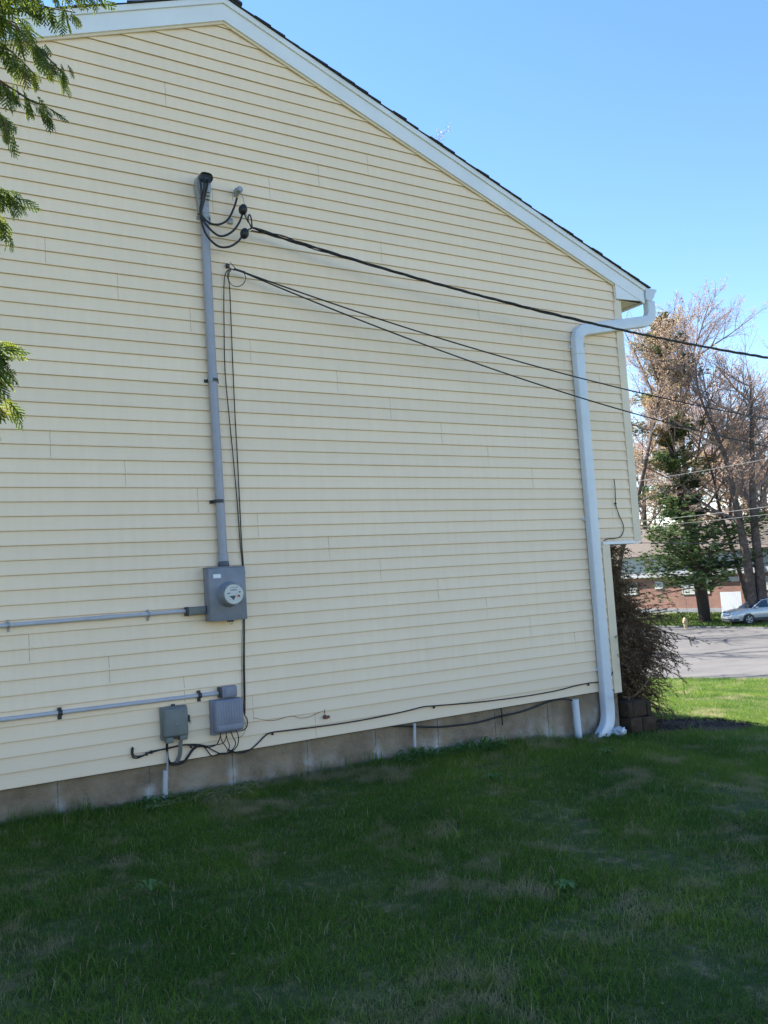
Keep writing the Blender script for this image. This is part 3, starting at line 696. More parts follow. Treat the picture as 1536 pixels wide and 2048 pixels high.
# blue-grey cable box
cb_ = thing('cable_box', 'ribbed blue grey plastic cable box with wires hanging out below', 'utility box', (2.35, 0, .17))
c = Vector((2.316, 0, .288))
b = MB(); b.rbox((c.x-.008, -.040, c.z-.006), (.226, .052, .262), .006); b.build('back_plate', M_boxb, cb_, smooth=40)
b = MB(); b.rbox((c.x, -.098, c.z+.004), (.228, .064, .244), .018, seg=3, taper=.96); lid = b.build('lid', M_boxb, cb_, smooth=40)
b = MB()
for i in range(9): b.rbox((c.x-.082+.0205*i, -.1305, c.z+.026), (.014, .004, .170), .0015)
b.rbox((c.x, -.1318, c.z-.080), (.198, .008, .040), .003); b.build('ribs', M_boxb, lid, smooth=40)
b = MB(); b.rbox((c.x+.119, -.07, c.z-.02), (.012, .02, .05), .003); b.build('hasp', M_alu, cb_, smooth=40)
# wires under the boxes
wires = [([(442,1463,.09),(440,1475,.10),(436,1485,.08),(432,1490,.05),(415,1495,.03),(395,1491,.03)], .0042, 'short wire from the left of the cable box back to the bundle'),
         ([(453,1463,.09),(452,1475,.10),(446,1486,.09),(430,1490,.05),(400,1494,.03)], .0035, 'thin wire from the cable box curving left into the bundle'),
         ([(452,1466,.09),(455,1480,.10),(459,1492,.08),(455,1503,.04)], .0035, 'wire dropping straight down from the cable box'),
         ([(440,1468,.09),(444,1482,.10),(452,1494,.08),(457,1502,.04)], .0035, 'wire crossing to the right under the cable box'),
         ([(461,1462,.09),(466,1474,.10),(471,1486,.09),(466,1498,.05),(455,1506,.03)], .0038, 'wire bowing out right under the cable box'),
         ([(472,1460,.09),(477,1474,.10),(475,1490,.08),(466,1501,.05),(452,1508,.03)], .0042, 'widest bowed wire under the right of the cable box'),
         ([(455,1506,.03),(440,1507,.03),(425,1512,.03),(415,1502,.03),(408,1492,.03)], .0042, 'wire sagging below the siding edge under the cable box'),
         ([(466,1503,.04),(445,1508,.03),(425,1500,.03),(408,1491,.03),(385,1490,.03)], .0045, 'wire running left from the clip to the bundle')]
for pts, r, lab in wires:
    b = MB(); b.tube(smoothpath(pathpx(pts), 6), r, 7); tag(b.build('hanging_wire', M_blk, smooth=60), lab, 'wire', 'wires hanging under the cable box')
b = MB()
b.tube(smoothpath(pathpx([(265,1494,.02),(263,1504,.03),(266,1514,.03),(275,1516,.03),(292,1509,.03),(304,1503,.03),(335,1497,.04),(365,1490,.03),(395,1489,.03),(415,1493,.03)]), 6), .0055, 7)
tag(b.build('bundled_cable', M_blk, smooth=60), 'black cable hooked into the siding at the left end of the bundle', 'cable')
b = MB(); b.tube(smoothpath(pathpx([(267,1496,.02),(266,1506,.04),(270,1512,.035),(282,1512,.035),(300,1506,.035),(340,1495,.045),(375,1490,.035),(400,1494,.04)]), 6), .0045, 7)
for px, py in ((293, 1508), (303, 1504), (382, 1493), (394, 1492)): b.rbox(W(px, py, .035), (.014, .02, .024), .003)
tag(b.build('bundled_cable', M_blk, smooth=60), 'second black cable tied along the first one to the left of the boxes', 'cable')
b = MB(); b.tube(smoothpath(pathpx([(395,1492,.03),(385,1500,.03),(377,1512,.03),(367,1524,.025),(355,1528,.025),(343,1528,.03),(336,1518,.04),(334,1500,.05),(334,1485,.06)]), 6), .0095, 8)
tag(b.build('thick_cable', M_blk, smooth=60), 'thick black cable sagging from the bundle up to the green grey box', 'cable')
b = MB(); P = pathpx([(361,1481,.06),(361,1495,.055),(359,1512,.04),(353,1526,.02)]); b.sweep(smoothpath(P, 5), [(-.015, -.002), (.015, -.002), (.015, .002), (-.015, .002)], up=Vector((0, 1, 0)))
tag(b.build('flat_grey_cable', mat('flat_cable_grey', (.14, .145, .15), .6)), 'flat grey cable out of the right port of the green grey box', 'cable')
b = MB(); b.tube(smoothpath(pathpx([(334,1484,.06),(334,1505,.05),(335,1525,.05),(334,1545,.05)]), 5), .007, 8)
tag(b.build('conduit_lead', mat('grey_lead', (.30, .31, .34), .5), smooth=60), 'pale cable from the green grey box down into the short pipe', 'cable')
def stub(a, c, r, off, lab, mt):
    b = MB(); A_, C_ = W(*a, off), W(*c, off); C_.z -= .06; n = 18
    b.tube([A_, A_.lerp(C_, .5), C_], r, n, cap=True)
    d = (C_-A_).normalized(); b.tube([A_-d*.001, A_+d*.012], r*1.06, n)
    return tag(b.build('ground_pipe', mt, smooth=40), lab, 'pipe')
stub((331, 1541), (329, 1603), .019, .05, 'short blue grey pipe against the foundation under the green grey box', M_pvc2)
stub((829, 1447), (829, 1512), .0125, .04, 'thin pale pipe against the foundation below the middle of the wall', M_pvc2)
stub((1150, 1399), (1158, 1478), .034, .06, 'thick light blue grey pipe against the foundation left of the downspout', M_ds)
# long low cables
b = MB(); P = [(458,1500,.03),(480,1506,.02),(500,1499,.02),(515,1487,.02),(530,1472,.02),(543,1465,.025),(575,1461,.025),(640,1453,.022),(720,1441,.022),(800,1425,.022),(845,1414,.022),(870,1411.5,.025),(950,1405,.022),(1040,1394,.022),(1110,1382,.022),(1150,1372,.022),(1176,1366.5,.025),(1190,1365,.02),(1200,1364,.02),(1214,1362,.016),(1222,1352,.016),(1226,1342,.016)]
b.tube(smoothpath(pathpx(P), 6), .0055, 7)
for px, py in ((545, 1467), (868, 1414), (1177, 1369)): b.rbox(W(px, py, .022), (.014, .018, .024), .003)
tag(b.build('low_cable', M_blk, smooth=60), 'long black cable stapled along the bottom siding course to the downspout', 'cable')
b = MB(); P = [(780,1452,.0),(830,1453,.02),(875,1454,.02),(920,1450,.02),(960,1444,.02),(1000,1433,.02),(1045,1423,.02),(1080,1410,.02),(1105,1401,.03),(1130,1398,.04),(1146,1401,.06)]
b.tube(smoothpath(pathpx(P), 6), .0075, 7)
tag(b.build('foundation_cable', M_blk, smooth=60), 'black cable slung along the foundation into the thick pipe', 'cable')
b = MB(); b.tube(smoothpath(pathpx([(1000,1417,.02),(1003,1420,.035),(1004,1435,.035),(1005,1450,.03)]), 5), .006, 6); tag(b.build('hanging_stick', M_blk, smooth=60), 'short black rod hanging from the siding over the foundation cable', 'rod')
b = MB(); b.tube(smoothpath(pathpx([(1228,958,.03),(1230,975,.03),(1231,1000,.03),(1231,1008,.025),(1238,1030,.025),(1246,1048,.025),(1247,1062,.025),(1240,1074,.025),(1225,1077,.03),(1215,1078,.03),(1208,1082,.03)]), 6), .0045, 7)
b.rbox(W(1231, 1007, .025), (.016, .02, .018), .003)
tag(b.build('loose_cable', M_blk, smooth=60), 'loose black cable curling down to the overhang at the corner post', 'cable')
b = MB(); c = W(650, 1434, .02)
b.lathe([(.016, 0), (.018, .01), (.010, .03), (.014, .035), (.014, .045)], (c.x, -.012, c.z), Vector((0, -1, 0)), 12); b.rbox((c.x+.03, -.02, c.z-.002), (.022, .02, .022), .005); b.tube([(c.x, -.02, c.z), (c.x, -.018, c.z+.06)], .003, 5)
tag(b.build('hose_hook', M_rust, smooth=40), 'small rusty fitting sticking out of the lower siding', 'hook')
b = MB(); b.tube(smoothpath(pathpx([(508,1436,.015),(545,1441,.016),(582,1432,.016),(600,1436,.018),(617,1434,.018),(632,1428,.018),(645,1422,.016)]), 6), .0018, 5)
tag(b.build('thin_old_wire', M_rust, smooth=60), 'very thin brown wire sagging along the siding to the rusty fitting', 'wire')

# ------------------------------------------------------------------ retaining wall, mulch, plastic bag at the corner
rw = MB(); rb_ = random.Random(4)
for row in range(3):
    z0 = -.60+row*.155; xx = 6.47+(.10 if row % 2 else 0)-.10
    xe = 6.93-.07*row
    while xx < xe:
        wd = .20; x1 = min(xx+wd, xe+.05)
        if x1-xx > .05 and x1 > 6.5:
            x0c = max(xx, 6.5)
            rw.rbox(((x0c+x1)/2, -.02+.012*row+rb_.uniform(-.006, .006), z0+.0765-.06*(x0c-6.47)), (x1-x0c-.006, .22, .149), .012)
        xx += wd
for row in range(3):                             # the wall turns along the front of the house
    y = .13
    while y < 2.2:
        rw.rbox((6.88-.07*row+rb_.uniform(-.01, .01), y+.1, -.60+row*.155+.0765-.030), (.2, .192, .149), .012); y += .2
tag(rw.build('retaining_wall', M_block, smooth=40), 'low brown block retaining wall at the house corner under the dead shrub', 'retaining wall')
b = MB(); n = 26; base = []
import itertools
def mz(u, v): return .05*(1-(u*u+v*v))
vs = []; fs = []
for j in range(15):
    for i in range(40):
        u = i/39; v = j/14
        x = 6.55+u*2.5; yc = .30+.10*u; hw = .62*math.sin(math.pi*min(1, (u*.85+.15)))**.6*(1-.25*u)
        y = yc+(v*2-1)*hw
        e = min(u*8, (1-u)*5, v*4, (1-v)*4, 1)
        z = zt(x, y)-.012+.06*max(e, 0)**.5+.022*noise.noise(Vector((x*9, y*9, 1)))*max(e, 0)
        vs.append((x, y, z))
fs = [(j*40+i, j*40+i+1, (j+1)*40+i+1, (j+1)*40+i) for j in range(14) for i in range(39)]
b.add(vs, fs)
for i in range(500):                             # chips
    u = rb_.random(); x = 6.6+u*2.3; y = .3+.1*u+rb_.uniform(-.5, .5)*(1-.4*u); z = zt(x, y)+.05; a = rb_.uniform(0, 3.1); s = rb_.uniform(.01, .035)
    dx, dy = math.cos(a)*s, math.sin(a)*s; b.quad((x-dx, y-dy, z), (x+dy*.3, y-dx*.3, z+.006), (x+dx, y+dy, z+rb_.uniform(0, .02)), (x-dy*.3, y+dx*.3, z-.004))
tag(b.build('mulch', M_mulch, smooth=60), kind='structure')
bm = bmesh.new(); bmesh.ops.create_icosphere(bm, subdivisions=4, radius=1); c = W(1237, 1466, .12)
for v in bm.verts:
    n0 = noise.noise(v.co*2.2)+.6*noise.noise(v.co*5); v.co = Vector((v.co.x*.075, v.co.y*.06, v.co.z*.05))*(1+.25*n0)
    v.co += Vector((c.x-.01, c.y-.02, zt(c.x, c.y)+.065))
b = MB(); b.bm(bm)
tag(b.build('plastic_bag', mat('shiny_clear_plastic', (.40, .44, .50), .15, spec=.8, coat=1, bump=1, bump_scale=45), smooth=50), 'crumpled shiny white plastic bag on the grass beside the downspout outlet', 'plastic bag')

# ------------------------------------------------------------------ lawn grass (uncountable): one object, tufts instanced by geometry nodes
def grass_mat(name='grass_blades', dry=.54):
    m = bpy.data.materials.new(name); m.use_nodes = True; nt = m.node_tree; L = nt.links; b = nt.nodes['Principled BSDF']
    b.inputs['Roughness'].default_value = .7; b.inputs['Specular IOR Level'].default_value = .08
    geo = nt.nodes.new('ShaderNodeNewGeometry'); oi = nt.nodes.new('ShaderNodeObjectInfo')
    n = nt.nodes.new('ShaderNodeTexNoise'); n.inputs['Scale'].default_value = 1.9; n.inputs['Detail'].default_value = 7; n.inputs['Roughness'].default_value = .68; L.new(geo.outputs['Position'], n.inputs[0])
    n2 = nt.nodes.new('ShaderNodeTexNoise'); n2.inputs['Scale'].default_value = .7; n2.inputs['Detail'].default_value = 3; L.new(geo.outputs['Position'], n2.inputs[0])
    c1 = nt.nodes.new('ShaderNodeValToRGB'); e = c1.color_ramp.elements
    e[0].position = .3; e[0].color = (.046, .118, .022, 1); e[1].position = .75; e[1].color = (.150, .230, .036, 1); L.new(n2.outputs[0], c1.inputs[0])
    ri = nt.nodes.new('ShaderNodeMapRange'); ri.inputs[3].default_value = .65; ri.inputs[4].default_value = 1.4; L.new(geo.outputs['Random Per Island'], ri.inputs[0])
    v = nt.nodes.new('ShaderNodeVectorMath'); v.operation = 'SCALE'; L.new(c1.outputs[0], v.inputs[0]); L.new(ri.outputs[0], v.inputs['Scale'])
    f = nt.nodes.new('ShaderNodeMapRange'); f.inputs[1].default_value = dry; f.inputs[2].default_value = dry+.12; L.new(n.outputs[0], f.inputs[0])
    g = nt.nodes.new('ShaderNodeMath'); g.operation = 'GREATER_THAN'; L.new(geo.outputs['Random Per Island'], g.inputs[0]); g.inputs[1].default_value = .93
    mx0 = nt.nodes.new('ShaderNodeMath'); mx0.operation = 'MAXIMUM'; L.new(f.outputs[0], mx0.inputs[0]); L.new(g.outputs[0], mx0.inputs[1])
    sc = nt.nodes.new('ShaderNodeMath'); sc.operation = 'MULTIPLY'; sc.inputs[1].default_value = .8; L.new(mx0.outputs[0], sc.inputs[0])
    mx = nt.nodes.new('ShaderNodeMix'); mx.data_type = 'RGBA'; L.new(sc.outputs[0], mx.inputs[0]); L.new(v.outputs[0], mx.inputs[6]); mx.inputs[7].default_value = (.36, .30, .19, 1)
    L.new(mx.outputs[2], b.inputs['Base Color'])
    t = nt.nodes.new('ShaderNodeBsdfTranslucent'); ms = nt.nodes.new('ShaderNodeMixShader'); ms.inputs[0].default_value = .4
    hs = nt.nodes.new('ShaderNodeHueSaturation'); hs.inputs['Value'].default_value = 1.8; hs.inputs['Hue'].default_value = .485; L.new(mx.outputs[2], hs.inputs['Color']); L.new(hs.outputs[0], t.inputs[0])
    L.new(b.outputs[0], ms.inputs[1]); L.new(t.outputs[0], ms.inputs[2]); L.new(ms.outputs[0], nt.nodes['Material Output'].inputs[0])
    return m
M_grass = grass_mat()
def blades(b, rnd, n, rad, hmin, hmax, wd, lean=.5, cz=0, cxy=(0, 0), zf=None):
    for i in range(n):
        a = rnd.uniform(0, 6.283); r = rad*math.sqrt(rnd.random()); x = cxy[0]+r*math.cos(a); y = cxy[1]+r*math.sin(a)
        h = rnd.uniform(hmin, hmax); d = rnd.uniform(0, 6.283); l = h*lean*rnd.uniform(.3, 1.6); w2 = wd*rnd.uniform(.6, 1.2)/2
        ux, uy = math.cos(d), math.sin(d); sx, sy = -uy*w2, ux*w2; z = zf(x, y) if zf else cz
        b.add([(x-sx, y-sy, z-.01), (x+sx, y+sy, z-.01), (x+sx*.8+ux*l*.35, y+sy*.8+uy*l*.35, z+h*.6), (x-sx*.8+ux*l*.35, y-sy*.8+uy*l*.35, z+h*.6), (x+ux*l, y+uy*l, z+h*rnd.uniform(.8, 1))],
              [(0, 1, 2, 3), (3, 2, 4)])
tufts = bpy.data.collections.new('tuft_library')
rg = random.Random(21)
for i in range(7):
    b = MB(); blades(b, rg, 150, .15, .012, [.040, .036, .048, .034, .042, .062, .038][i], .0027, 1.1)
    me = bpy.data.meshes.new('tuft'); me.from_pydata(b.v, [], b.f); me.materials.append(M_grass); me.shade_smooth()
    tufts.objects.link(bpy.data.objects.new('tuft', me))
pv, psc, prz, pix = [], [], [], []
def inside_house(x, y): return XL < x < XR+.0 and y > -.01
def scatter(x0, x1, y0, y1, dens, sc, cond=lambda x, y: True):
    n = int((x1-x0)*(y1-y0)*dens)
    for _ in range(n):
        x = rg.uniform(x0, x1); y = rg.uniform(y0, y1)
        if inside_house(x, y) or not cond(x, y): continue
        if 6.4 < x < 7.05 and -.10 < y < 2.3: continue
        if x > 6.6 and x < 8.95 and abs(y-.38) < .42*(1-.25*(x-6.6)/2.4) and rg.random() < .93: continue
        nv = noise.noise(Vector((x*1.3, y*1.3, 7)))
        if nv < -.35 and rg.random() < .25: continue
        near = 1.25 if (y > -.28 and x < 6.5) else 1
        pv.append((x, y, zt(x, y)-.004)); psc.append(sc*rg.uniform(.7, 1.25)*(1+.5*nv)*near); prz.append(rg.uniform(0, 6.283)); pix.append(rg.randrange(7))
dist = lambda x, y: math.hypot(x, y+6.37)
scatter(-1, 6.6, -5.2, 0.0, 135, 1.0)
scatter(-1, 6.6, -.22, 0.0, 120, 1.1)
scatter(6.6, 11, -4, 4, 75, 1.15, lambda x, y: dist(x, y) > 6)
scatter(11, 16, -1, 8.5, 42, 1.35)
scatter(16, 20.1, 2, 13, 26, 1.7)
scatter(19.2, 20.15, 1, 15, 60, 1.8)
me = bpy.data.meshes.new('lawn_grass'); me.from_pydata(pv, [], [])
for nm, ty, dat in (('sc', 'FLOAT', psc), ('rz', 'FLOAT', prz), ('ix', 'INT', pix)):
    at_ = me.attributes.new(nm, ty, 'POINT'); at_.data.foreach_set('value', dat)
lg = bpy.data.objects.new('lawn_grass', me); col.objects.link(lg); tag(lg, 'short spring lawn grass with dry patches', 'grass', kind='stuff')
ng = bpy.data.node_groups.new('scatter_tufts', 'GeometryNodeTree')
ng.interface.new_socket('Geometry', in_out='INPUT', socket_type='NodeSocketGeometry'); ng.interface.new_socket('Geometry', in_out='OUTPUT', socket_type='NodeSocketGeometry')
gi = ng.nodes.new('NodeGroupInput'); go = ng.nodes.new('NodeGroupOutput'); ip = ng.nodes.new('GeometryNodeInstanceOnPoints'); ci = ng.nodes.new('GeometryNodeCollectionInfo')
ci.inputs['Collection'].default_value = tufts; ci.inputs['Separate Children'].default_value = True; ci.inputs['Reset Children'].default_value = True
def nattr(nm, ty):
    a = ng.nodes.new('GeometryNodeInputNamedAttribute'); a.data_type = ty; a.inputs['Name'].default_value = nm; return a.outputs['Attribute']
cx_ = ng.nodes.new('ShaderNodeCombineXYZ'); ng.links.new(nattr('rz', 'FLOAT'), cx_.inputs['Z'])
ng.links.new(gi.outputs[0], ip.inputs['Points']); ng.links.new(ci.outputs[0], ip.inputs['Instance']); ip.inputs['Pick Instance'].default_value = True
ng.links.new(nattr('ix', 'INT'), ip.inputs['Instance Index']); ng.links.new(nattr('sc', 'FLOAT'), ip.inputs['Scale'])
er = ng.nodes.new('FunctionNodeEulerToRotation'); ng.links.new(cx_.outputs[0], er.inputs[0]); ng.links.new(er.outputs[0], ip.inputs['Rotation'])
ng.links.new(ip.outputs[0], go.inputs[0])
md_ = lg.modifiers.new('tufts', 'NODES'); md_.node_group = ng
# far verge beyond the road
M_verge = ramp_mat('far_grass', [(.3, (.05, .09, .018)), (.55, (.10, .15, .03)), (.75, (.20, .20, .07))], .5, .9, detail=8, coord='World')
b = MB(); rv = random.Random(6)
for i in range(26000):
    x = 46.2+9.5*rv.random()**1.3; y = rv.uniform(17, 41); z = zt(x, y); h = rv.uniform(.06, .16); a = rv.uniform(0, 3.14); s = rv.uniform(.03, .08)
    dx, dy = math.cos(a)*s, math.sin(a)*s; b.tri((x-dx, y-dy, z-.01), (x+dx, y+dy, z-.01), (x+rv.uniform(-.05, .05), y+rv.uniform(-.05, .05), z+h))
tag(b.build('verge_grass', M_verge), 'sunlit grass on the bank across the road', 'grass', kind='stuff')

# ------------------------------------------------------------------ weeds at the foundation
M_weed = ramp_mat('weed_leaf', [(.3, (.05, .12, .035)), (.7, (.13, .24, .07))], 9, .5, coord='World', trans=.25)
M_dry = ramp_mat('dry_stalk', [(.3, (.08, .09, .04)), (.7, (.22, .22, .12))], 12, .8, coord='World')
def weed(cx, cy, rad, n, lab, seed, grp=None, hgt=.12):
    rnd = random.Random(seed); b = MB()
    for i in range(n):
        a = rnd.uniform(0, 6.28); r = rad*math.sqrt(rnd.random()); x = cx+r*math.cos(a)*1.4; y = min(cy+r*math.sin(a)*.7, -.03); z0 = zt(x, y)
        h = hgt*rnd.uniform(.5, 1.3)*(1-.5*r/rad); lx, ly = rnd.uniform(-.04, .04), rnd.uniform(-.05, .02)
        b.tube([(x, y, z0-.01), (x+lx*.5, y+ly*.5, z0+h*.6), (x+lx, y+ly, z0+h)], .0016, 3)
        for k_ in range(5):
            t = rnd.uniform(.3, 1); p = Vector((x+lx*t, y+ly*t, z0+h*t)); d = Vector((rnd.uniform(-1, 1), rnd.uniform(-1, 1), rnd.uniform(-.1, .7))).normalized()
            L_ = rnd.uniform(.018, .038); s = d.cross(Vector((0, 0, 1))).normalized()*L_*.32; up = Vector((0, 0, .006))
            b.add([p, p+d*L_*.5+s+up, p+d*L_, p+d*L_*.5-s+up], [(0, 1, 2), (0, 2, 3)])
    return tag(b.build('weed_clump', M_weed), lab, 'weed', grp)
def wx_(px, py): 
    p = W(px, py); return p.x
weed(wx_(940, 1500), -.13, .20, 110, 'leafy green weed clump at the foundation left of the hanging rod', 1, 'weeds along the foundation')
weed(wx_(822, 1530), -.11, .17, 90, 'leafy green weed clump at the foot of the thin pale pipe', 2, 'weeds along the foundation')
weed(wx_(885, 1515), -.10, .15, 30, 'low green weed clump between the two leafy clumps', 3, 'weeds along the foundation', .08)
weed(wx_(310, 1620), -.14, .16, 34, 'dark low weed clump at the foot of the short pipe under the boxes', 4, 'weeds along the foundation', .08)
weed(wx_(1185, 1470), -.10, .10, 22, 'small dark weed clump behind the downspout outlet', 5, 'weeds along the foundation', .09)
def lawnpx(px, py):
    c = None
    for t in np.linspace(2, 30, 1200):
        q = AT(px, py, t)
        if q.z < zt(q.x, q.y): return q
    return q
for px, py, r_, n_, lab, sd_ in ((1130, 1790, .085, 26, 'pale green weed rosette alone in the middle right of the lawn', 21), (1215, 1512, .14, 26, 'yellowish weed tuft on the lawn in front of the downspout outlet', 22),
                                 (985, 1565, .12, 18, 'small weed with pale leaves on the lawn below the leafy clumps', 23), (300, 1790, .10, 16, 'small weed in the lawn at the lower left', 24)):
    q = lawnpx(px, py); rnd_ = random.Random(sd_); b = MB()
    for i in range(n_):
        a = rnd_.uniform(0, 6.28); L_ = r_*rnd_.uniform(.5, 1); x1, y1_ = q.x+math.cos(a)*L_, q.y+math.sin(a)*L_; zc = zt(q.x, q.y)
        p0_ = Vector((q.x, q.y, zc+.01)); p1_ = Vector((q.x+math.cos(a)*L_*.5, q.y+math.sin(a)*L_*.5, zc+.06)); p2_ = Vector((x1, y1_, zt(x1, y1_)+.045)); sv = Vector((-math.sin(a), math.cos(a), 0))*.007
        b.add([p0_-sv*.4, p0_+sv*.4, p1_+sv, p2_, p1_-sv], [(0, 1, 2, 4), (4, 2, 3)])
    tag(b.build('lawn_weed', M_weed), lab, 'weed', 'weeds in the lawn')
b = MB(); rnd_ = random.Random(88)
for i in range(110):
    x, y = rnd_.uniform(-.5, 10), rnd_.uniform(-4.8, 3)
    if inside_house(x, y) or (6.4 < x < 7.1 and y > -.1): continue
    z = zt(x, y)+rnd_.uniform(.02, .04); a = rnd_.uniform(0, 6.28); L_ = rnd_.uniform(.006, .015); u = Vector((math.cos(a), math.sin(a), rnd_.uniform(-.3, .3)))*L_; v = Vector((-math.sin(a), math.cos(a), rnd_.uniform(-.3, .3)))*L_*.55; c_ = Vector((x, y, z))
    b.add([c_-u, c_+v, c_+u, c_-v], [(0, 1, 2), (0, 2, 3)])
tag(b.build('fallen_leaves', ramp_mat('dry_leaf', [(.3, (.12, .07, .035)), (.7, (.30, .20, .11))], 3, .8, coord='World')), 'scattered dry leaf bits in the lawn', 'leaves', kind='stuff')
b = MB(); rnd = random.Random(9); c = W(440, 1615)
for i in range(60):
    x = c.x+.02+rnd.gauss(0, .17); y = -.24+rnd.gauss(0, .07); z = zt(x, y)+rnd.uniform(.01, .05); a = rnd.uniform(-.6, .6)+(3.14 if rnd.random() < .5 else 0); L_ = rnd.uniform(.08, .26)
    P = [Vector((x, y, z)), Vector((x+math.cos(a)*L_*.5, y+math.sin(a)*L_*.5+rnd.uniform(-.03, .03), z+rnd.uniform(.0, .05))), Vector((x+math.cos(a)*L_, y+math.sin(a)*L_, z+rnd.uniform(-.02, .03)))]
    b.tube(smoothpath(P, 4), .0015, 4)
for px, top in ((486, .16), (498, .12), (512, .17), (505, .13)):
    x = wx_(px, 1590); z = zt(x, -.1); b.tube(smoothpath([(x, -.1, z), (x+rnd.uniform(-.01, .03), -.09, z+top*.6), (x+rnd.uniform(.0, .05), -.11, z+top)], 4), .002, 4)
tag(b.build('dry_stalks', M_dry), 'heap of dry pale weed stalks on the grass under the cable box', 'dead plants')
tg = MB(); rnd = random.Random(31)
for px in [20, 45, 70, 95, 150, 165, 178, 560, 600, 640, 690, 735, 750, 1000, 1040, 1075, 1100]:
    x = wx_(px, 1600 if px < 300 else 1520); 
    blades(tg, rnd, 26, .05, .06, .17, .004, .35, cxy=(x, -.05), zf=zt)
tag(tg.build('tall_grass', M_grass), 'taller grass blades against the concrete foundation', 'grass', kind='stuff')

# ------------------------------------------------------------------ trees
def rdir(rnd):
    while True:
        v = Vector((rnd.uniform(-1, 1), rnd.uniform(-1, 1), rnd.uniform(-1, 1)))
        if .1 < v.length < 1: return v.normalized()
def grow(b, tips, p, d, L_, r, lvl, mx, rnd, P):
    n = 5 if lvl < 2 else 3
    pts = [p]; rr = [r]; d = d.normalized()
    for i in range(n):
        d = (d+rdir(rnd)*P['jit']+Vector((0, 0, P['up']))).normalized(); pts.append(pts[-1]+d*(L_/n)); rr.append(r*(1-.62*(i+1)/n))
    b.tube(pts, rr, 6 if lvl == 0 else (4 if lvl == 1 else 3), cap=False)
    if lvl >= mx-1:
        for q in pts[1:]: tips.append(q)
    if lvl >= mx: return
    nc = P['n'][min(lvl, len(P['n'])-1)]
    for k in range(nc):
        t = P.get('t0', .25)+(1-P.get('t0', .25))*(k+rnd.random())/nc; i = min(int(t*n), n-1); f = t*n-i
        q = pts[i].lerp(pts[i+1], f); dd = (pts[i+1]-pts[i]).normalized()
        s = dd.cross(rdir(rnd)).normalized(); ang = R(rnd.uniform(*P['ang']))
        grow(b, tips, q, dd*math.cos(ang)+s*math.sin(ang), L_*P['k']*rnd.uniform(.7, 1.15)*(1.15-.5*t), max(rr[i]*.55, .006), lvl+1, mx, rnd, P)
def clumps(b, tips, rnd, n, spread, size):
    for q in tips:
        for _ in range(int(n)+(1 if rnd.random() < n-int(n) else 0)):
            c = q+rdir(rnd)*spread*rnd.random(); u = rdir(rnd)*size*rnd.uniform(.5, 1.3); v = u.cross(rdir(rnd)).normalized()*u.length*.7
            b.add([c-u, c+v, c+u, c-v], [(0, 1, 2, 3)])
M_bud = ramp_mat('reddish_buds', [(.3, (.36, .22, .18)), (.5, (.48, .33, .26)), (.7, (.56, .43, .32))], .35, .8, coord='World', trans=.4)
M_gold = ramp_mat('golden_brown_catkins', [(.3, (.28, .19, .12)), (.5, (.40, .30, .19)), (.7, (.50, .40, .27))], .4, .8, coord='World', trans=.4)
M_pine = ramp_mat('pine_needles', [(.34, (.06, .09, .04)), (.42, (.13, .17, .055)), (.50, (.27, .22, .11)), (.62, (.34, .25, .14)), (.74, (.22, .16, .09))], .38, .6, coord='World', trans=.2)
def leafy(name, lab, trunk, rad, branches, P, mx, seed, mleaf, nleaf, spread, size, grp='spring trees across the road', mb=None):
    rnd = random.Random(seed); root = thing(name, lab, 'tree', tuple(trunk[0]), grp)
    t = MB(); tips = []; path = smoothpath(trunk, 5); K = len(path)
    t.tube(path, [rad*.88*(1-.93*(i/(K-1))**1.15) for i in range(K)], 8, cap=False)
    bt = MB()
    for (h0, h1, nb, L_, el0, el1) in branches:
        for i in range(nb):
            f = h0+(h1-h0)*(i+rnd.random())/nb; q = path[min(int(f*(K-1)), K-1)]; az = rnd.uniform(0, 6.283); el = R(rnd.uniform(el0, el1))
            d = Vector((math.cos(az)*math.cos(el), math.sin(az)*math.cos(el), math.sin(el)))
            grow(bt, tips, q, d, L_*rnd.uniform(.7, 1.2), rad*.42*(1-.6*f), 0, mx, rnd, P)
    t.build('trunk', mb or M_bark, root, smooth=180)
    bo = bt.build('branches', M_twig, root, smooth=180)
    c = MB(); clumps(c, tips, rnd, nleaf, spread, size); c.build('crown', mleaf, root)
    return root
def pxline(pts, dist): return [AT(px, py, dist) for px, py in pts]
Pm = dict(jit=.14, up=.05, n=[7, 6, 5], ang=(22, 50), k=.55, t0=.2)
def gz(px, d, dz=.1):                            # foot of a trunk on the ground
    p = AT(px, 1200, d); return Vector((p.x, p.y, zt(p.x, p.y)-dz))
# twin trunks at the right
d1 = 61
leafy('budding_tree', 'left one of the twin trunks behind the silver car, forking high with reddish buds', [gz(1507, d1)]+pxline([(1497,1140),(1484,1070),(1470,1000),(1452,920),(1424,850),(1398,785),(1390,720)], d1), .36,
      [(.35, .95, 11, 4.6, 15, 60)], Pm, 3, 41, M_bud, .55, .08, .045)
leafy('budding_tree', 'right one of the twin trunks behind the silver car, straight with reddish buds', [gz(1524, d1)]+pxline([(1519,1140),(1510,1060),(1505,980),(1504,900),(1503,820),(1500,750)], d1+.3), .40,
      [(.35, .97, 11, 4.4, 15, 65)], Pm, 3, 42, M_bud, .55, .08, .045)
